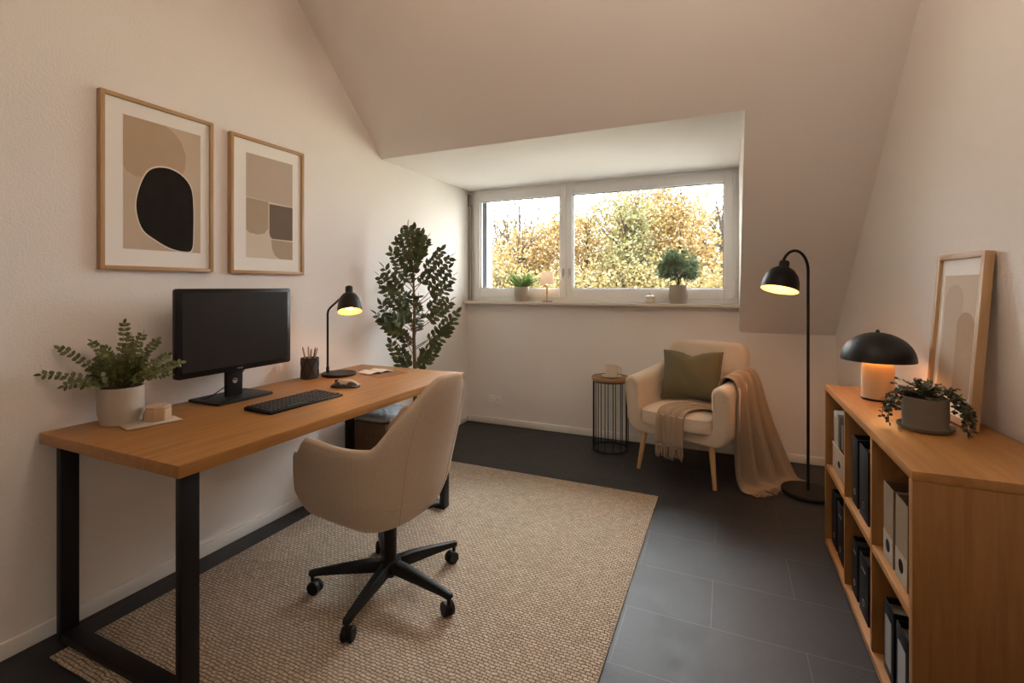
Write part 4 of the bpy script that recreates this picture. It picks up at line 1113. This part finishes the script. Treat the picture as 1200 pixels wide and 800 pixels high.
def tree(name, label, x, y, top, crown, leafkey, nleaf, seed, bare=0.0, ls=.11, cat='tree', br=1.0, fan=0):
    """crown = list of (dx, dy, z, rx, ry, rz)"""
    rg = random.Random(seed)
    S = 1.5; x, y, top, ls = x * S, y * S, 1.3 + (top - 1.3) * S, ls * 1.0; nleaf = int(nleaf * 1.7)
    crown = [(a * S, b_ * S, 1.3 + (c - 1.3) * S, d_ * S, e_ * S, f_ * S) for a, b_, c, d_, e_, f_ in crown]
    t = thing(name, label, cat, (x, y, GZ), group='autumn trees outside')
    bs, bl = MB(), MB()
    H = top - GZ
    bs.tube([(0, 0, 0), (.05, 0, H * .35), (-.05, .05, H * .65), (0, 0, H * .9)], [.13, .10, .06, .015], 7)
    tipsl = []
    for (dx, dy, z, rx, ry, rz_) in crown:
        for k_ in range(9):
            a = rg.uniform(0, 2 * PI); e = rg.uniform(-.3, 1.3)
            p1_ = Vector((dx + rx * math.cos(a) * math.cos(e), dy + ry * math.sin(a) * math.cos(e), z - GZ + rz_ * math.sin(e) * 1.1))
            p0_ = Vector((0, 0, max(.5, min(H * .85, p1_.z - rg.uniform(.8, 2)))))
            md_ = p0_.lerp(p1_, .5) + Vector((rg.uniform(-.2, .2), rg.uniform(-.2, .2), rg.uniform(-.1, .3)))
            bs.tube([p0_, md_, p1_], [.03 * br, .018 * br, .006 * br], 5)
            for q_ in range(3):
                a2 = md_.lerp(p1_, rg.uniform(0, .8)); b2_ = a2 + Vector((rg.uniform(-.5, .5), rg.uniform(-.5, .5), rg.uniform(.1, .7))); bs.tube([a2, b2_], [.010 * br, .003 * br], 4); tipsl.append((a2, b2_))
    for k_ in range(fan):
        a0 = -.62 + 1.24 * (k_ + rg.uniform(.1, .9)) / fan; L_ = (top - .6) * rg.uniform(.8, 1.08)
        q0 = Vector((0, 0, .6 - GZ)); q1 = q0 + Vector((math.sin(a0) * L_ * .55, rg.uniform(-.3, .3), math.cos(a0) * L_ * .5)); q2 = q0 + Vector((math.sin(a0) * L_ * .8, rg.uniform(-.3, .3), math.cos(a0 * .7) * L_))
        bs.tube([q0, q1, q2], [.036, .026, .013], 5)
        for q_ in range(3):
            a2 = q1.lerp(q2, rg.uniform(0, .7)); bs.tube([a2, a2 + Vector((rg.uniform(-.7, .7), rg.uniform(-.2, .2), rg.uniform(.5, 1.2)))], [.018, .009], 4)
    tot = sum(c[3] * c[5] for c in crown)
    for (dx, dy, z, rx, ry, rz_) in crown:
        # leaves gather in clumps
        nc = max(6, int(nleaf * (rx * rz_) / tot / 26))
        for c_ in range(nc):
            while True:
                u_, v_, w_ = rg.uniform(-1, 1), rg.uniform(-1, 1), rg.uniform(-1, 1)
                if u_ * u_ + v_ * v_ + w_ * w_ <= 1: break
            cx, cy, cz = dx + u_ * rx, dy + v_ * ry, z - GZ + w_ * rz_
            sp = rg.uniform(.16, .42)
            for k_ in range(26):
                p = (cx + rg.gauss(0, sp), cy + rg.gauss(0, sp), cz + rg.gauss(0, sp * .8))
                bl.leaf(p, (rg.uniform(-1, 1), rg.uniform(-1, 1), rg.uniform(-1, .5)), (rg.uniform(-1, 1), rg.uniform(-1, 1), rg.uniform(-1, 1)), ls * rg.uniform(.7, 1.3), ls * .7)
    bs.build('trunk', BARK, t)
    if nleaf: bl.build('crown', LF[leafkey], t)
    return t
#  view fans out from x=-.49y (left jamb) to x=0 (right jamb)
tree('autumn_tree', 'sparse half-bare yellow tree behind the left window pane', -4.4, 10.5, 3.0, [(-.4, 0, 1.7, .9, .8, .6), (.4, 0, .7, 1.2, .8, .8), (.5, .2, 2.3, .9, .6, .6)], 'yellow', 3600, 1)
tree('autumn_tree', 'grey-green bushy tree low at the left edge of the left pane', -5.0, 11.4, 1.9, [(0, 0, 1.4, 1.2, .8, .6), (.2, 0, .3, 1.5, .8, .9)], 'mixed', 3600, 2)
tree('autumn_tree', 'dense golden tree just right of the window mullion', -3.0, 11.2, 3.4, [(0, 0, 1.2, 1.1, .9, .9), (-.1, 0, 2.5, .8, .7, .7), (.1, 0, -.1, 1.3, .9, .9)], 'yellow', 5200, 3)
tree('autumn_tree', 'orange autumn tree at the top of the right pane', -1.9, 12.2, 4.3, [(-.35, 0, 3.2, .8, .8, .7), (.45, 0, 3.2, .9, .8, .7), (.1, 0, 2.2, 1.2, .8, .8), (0, 0, 1.2, 1.1, .7, .8)], 'orange', 5600, 4)
tree('autumn_tree', 'lime green tree in the middle of the right pane', -1.9, 10.0, 3.1, [(0, 0, 2.0, .65, .7, .6), (.35, -.1, 1.3, .6, .6, .6), (-.15, .1, 2.8, .6, .5, .4)], 'green', 2600, 5)
tree('autumn_tree', 'gold tree at the right edge of the right pane', -.9, 11.2, 3.3, [(0, 0, 2.3, .75, .8, .7), (.15, 0, 1.3, .9, .8, .8), (-.3, 0, 3.0, .6, .5, .5)], 'yellow', 4000, 6)
tree('autumn_tree', 'bare grey tree against the sky at the far right', -.1, 14.0, 3.8, [(0, 0, 2.6, 1.0, .8, 1.3)], 'mixed', 60, 7, br=1.6, fan=9)
tree('autumn_tree', 'bare thin tree against the sky at the upper left', -5.1, 12.0, 4.3, [(-.3, 0, 2.0, 1.2, .6, .9), (.7, 0, 2.2, .9, .6, .8)], 'orange', 330, 8, br=1.6, fan=15)
for i, (x, y, lab, key) in enumerate([(-4.5, 9.3, 'yellow-green shrub at the bottom of the left pane', 'gold'), (-3.1, 9.4, 'yellow-green shrub below the golden tree', 'gold'), (-1.9, 9.2, 'lime shrub at the bottom middle of the right pane', 'gold'), (-.7, 9.3, 'golden shrub behind the bush on the sill', 'gold')]):
    tree('autumn_shrub', lab, x, y, 1.5, [(-.4, 0, 1.15, .8, .5, .5), (.4, 0, 1.1, .8, .5, .5), (0, 0, .5, 1.0, .6, .6)], key, 3000, 20 + i, cat='shrub')
for i, (x, y, lab, key) in enumerate([(-7.6, 16.5, 'hazy tan tree far behind the left pane', 'mixed'), (-5.2, 17, 'hazy yellow tree far behind the mullion', 'yellow'), (-2.8, 17, 'hazy orange tree far behind the right pane', 'orange'), (-.6, 16.8, 'hazy golden tree far behind the right jamb', 'gold')]):
    tree('distant_tree', lab, x, y, 3.2, [(0, 0, 2.3, 1.9, 1, 1.6), (0, 0, 0.3, 2.0, 1, 1.5)], key, 8000, 40 + i, ls=.16)
b = MB(); b.box(-16, 14, 4.62, 12.3, GZ, GZ + .04)  # paving added out of view to bounce daylight onto the dormer ceiling
tag(b.build('bounce_terrace', plain('bounce_paving', (.14, .14, .145), .85, var=.06, vscale=3), None), 'added unseen terrace below the window outside', 'bounce_terrace', None, 'structure')

# ------------------------------------------------------------------ LIGHT + CAMERA
wd_ = bpy.data.worlds.new('overcast_sky'); bpy.context.scene.world = wd_; wd_.use_nodes = True
nt_ = wd_.node_tree; bg = nt_.nodes['Background']          # overcast sky: three times brighter overhead than at the horizon
tc_ = nt_.nodes.new('ShaderNodeTexCoord'); sp_ = nt_.nodes.new('ShaderNodeSeparateXYZ'); nt_.links.new(tc_.outputs['Generated'], sp_.inputs[0])
mr_ = nt_.nodes.new('ShaderNodeMapRange'); mr_.inputs[3].default_value = 4.7; mr_.inputs[4].default_value = 18.0
nt_.links.new(sp_.outputs['Z'], mr_.inputs[0]); nt_.links.new(mr_.outputs[0], bg.inputs[1])
bg.inputs[0].default_value = (.94, .97, 1.0, 1)

sl = bpy.data.lights.new('fill_sun', 'SUN'); sl.energy = 5; sl.angle = R(12); sl.color = (1, .95, .86)  # sun added under the overcast sky to brighten the trees
so_ = bpy.data.objects.new('fill_sun', sl); C.objects.link(so_); so_.rotation_euler = (R(38), 0, R(-25))
cam = bpy.data.cameras.new('camera'); co = bpy.data.objects.new('camera', cam); C.objects.link(co)
cam.sensor_width = 36; cam.sensor_fit = 'HORIZONTAL'; cam.lens = 564.6 * 36 / 1200; cam.shift_y = -64 / 1200
cam.clip_start = .02; cam.clip_end = 200
co.location = (0, 0, 1.3); co.rotation_euler = (R(90), 0, R(24))
sc = bpy.context.scene; sc.camera = co
vs_ = sc.view_settings; vs_.view_transform = 'Standard'; vs_.look = 'None'; vs_.gamma = 1; vs_.use_curve_mapping = False; vs_.exposure = 1.1
sc.display_settings.display_device = 'sRGB'
try:
    sc.cycles.max_bounces = 10; sc.cycles.diffuse_bounces = 6; sc.cycles.transparent_max_bounces = 12; sc.cycles.sample_clamp_indirect = 6
except Exception: pass
